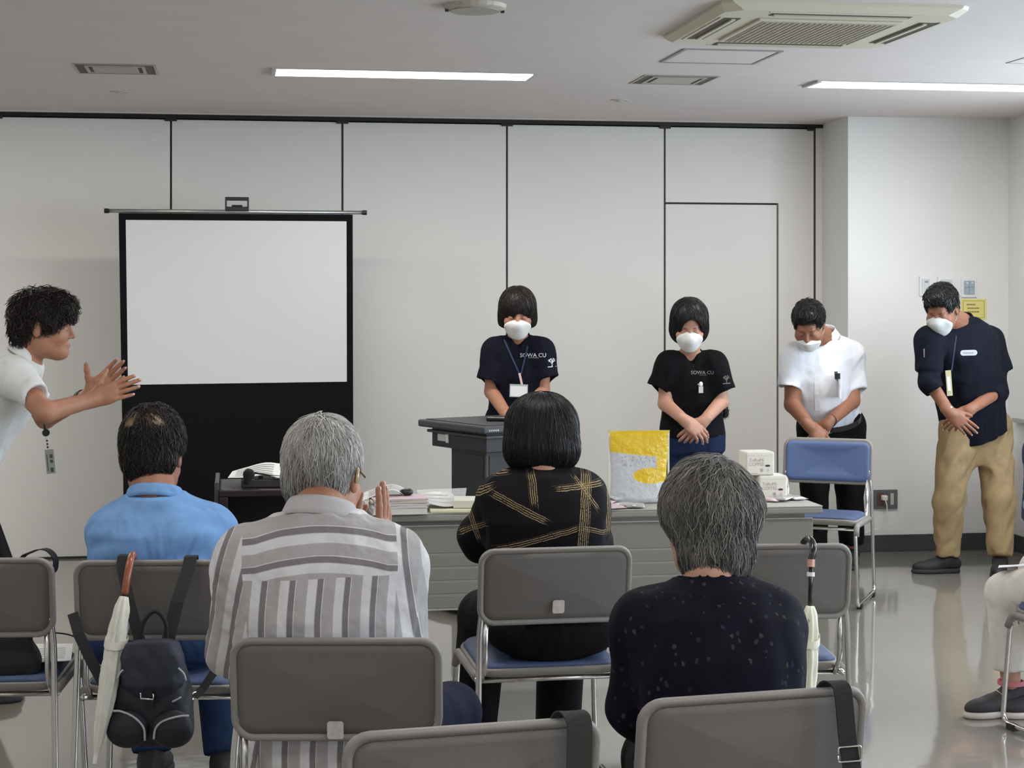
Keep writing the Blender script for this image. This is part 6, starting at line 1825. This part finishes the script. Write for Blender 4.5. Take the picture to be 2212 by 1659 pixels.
# shoulder bags whose straps hang over the foreground chairs
def strap_bag(key, x, wd, m, label, buckle_z, slant, bag_m):
    e = empty('shoulder_bag', chair_pt(key, x, -.36, .2), 0, label, 'bag'); eo = V(*e.location)
    c = lambda xx, y, z: chair_pt(key, xx, y, z) - eo
    yb = -.245 - .16*.11 - .03
    pts = [c(x-.02, yb+.05, .66), c(x-.015, yb+.035, .76), c(x-.008, yb+.022, .800), c(x, yb+.006, .8145), c(x+.004, yb-.016, .812), c(x+.008, yb-.024, .79), c(x+slant*.35, yb-.024, .70), c(x+slant*.7, yb-.024, .60), c(x+slant, yb-.03, .46)]
    MB().ribbon(spline(pts, 4), chair_pt(key, 1, 0, 0) - chair_pt(key, 0, 0, 0), wd, .0032).build('strap', m, e)
    xb = x + slant*(.8145-buckle_z)/.35; yy = yb-.0275
    hw_, hh = wd/2+.006, .014
    xr = chair_pt(key, 1, 0, 0) - chair_pt(key, 0, 0, 0)
    MB().tube(fillet([c(xb-hw_, yy, buckle_z), c(xb-hw_, yy, buckle_z+hh), c(xb+hw_, yy, buckle_z+hh), c(xb+hw_, yy, buckle_z-hh), c(xb-hw_, yy, buckle_z-hh), c(xb-hw_, yy, buckle_z-.001)], .005, 4), .0019, 6).build('buckle', M_CHROME, e, smooth=True)
    v, q = sdf_mesh([('u', p_loft(c(x+slant, yb-.045, .2), c(x+slant, yb-.045, .47), xr, [(0, .10, .04), (.15, .115, .05), (.8, .105, .038), (1, .09, .015)], power=3), 0)], .007, folds(91, .004, 25))
    link('bag_body', mesh_np('bag_body', v, q), bag_m, e)
strap_bag('mid', .168, .046, M_OLV, 'dark olive bag strap over the foreground centre chair', .70, .02, M_OLV)
strap_bag('navy', .150, .036, M_STRAP, 'black bag strap with silver buckle over the navy top wearer\'s chair', .683, .05, M_STRAP)

# bag and papers on the chair at the left edge
e = empty('handbag', chair_pt('left', .06, -.08, .437), 0, 'black handbag with upright strap on the left edge chair', 'bag'); eo = V(*e.location)
c = lambda x, y, z: chair_pt('left', x, y, z) - eo
xr = chair_pt('left', 1, 0, 0) - chair_pt('left', 0, 0, 0)
v, q = sdf_mesh([('u', p_loft(c(.04, -.1, .437), c(.04, -.1, .56), xr, [(0, .125, .06), (.3, .13, .06), (.8, .1, .04), (1, .07, .02)], power=3), 0)], .006, folds(93, .003, 25))
link('bag_body', mesh_np('bag_body', v, q), M_STRAP, e)
MB().ribbon(spline([c(.13, -.2, .56), A(62, 1300, 5.15) - eo, A(45, 1215, 5.15) - eo, A(70, 1192, 5.15) - eo, A(100, 1187, 5.15) - eo, A(119, 1205, 5.15) - eo, A(118, 1232, 5.15) - eo, A(102, 1248, 5.15) - eo, A(85, 1300, 5.15) - eo, c(.14, -.15, .54)], 5), FW + RT*.5, .022, .003).build('strap', M_STRAP, e)
for i, (dx, dy, lab) in enumerate(((.10, .06, 'white sheet lying on the left edge chair under another'), (.13, .03, 'upper white sheet lying on the left edge chair'))):
    e = empty('paper_sheet', chair_pt('left', dx, dy, .462+i*.003), CH['left'][2] + .15*i, lab, 'paper', 'papers on the left edge chair')
    MB().box((-.1, -.13, 0), (.1, .13, .0015)).build('sheet', M_PAPER, e)
    f = MB()
    for k in range(6): f.box((-.08, -.09+k*.03, .0016), (.08, -.085+k*.03, .002))
    f.build('print_lines', M_PRINT, e)
e = empty('cable', chair_pt('left', .2, .1, .463), 0, 'thin black cable across the left edge chair', 'cable'); eo = V(*e.location)
MB().tube(spline([A(55, 1370, 5.16) - eo, A(90, 1371, 5.18) - eo, A(120, 1367, 5.2) - eo, A(160, 1375, 5.2) - eo, A(175, 1395, 5.2) - eo], 5), .0025, 6).build('cable_wire', M_BPLAS, e, smooth=True)
MB().tube([A(52, 1370, 5.16) - eo, A(62, 1370, 5.16) - eo], .005, 8).build('cable_end', M_BPLAS, e)
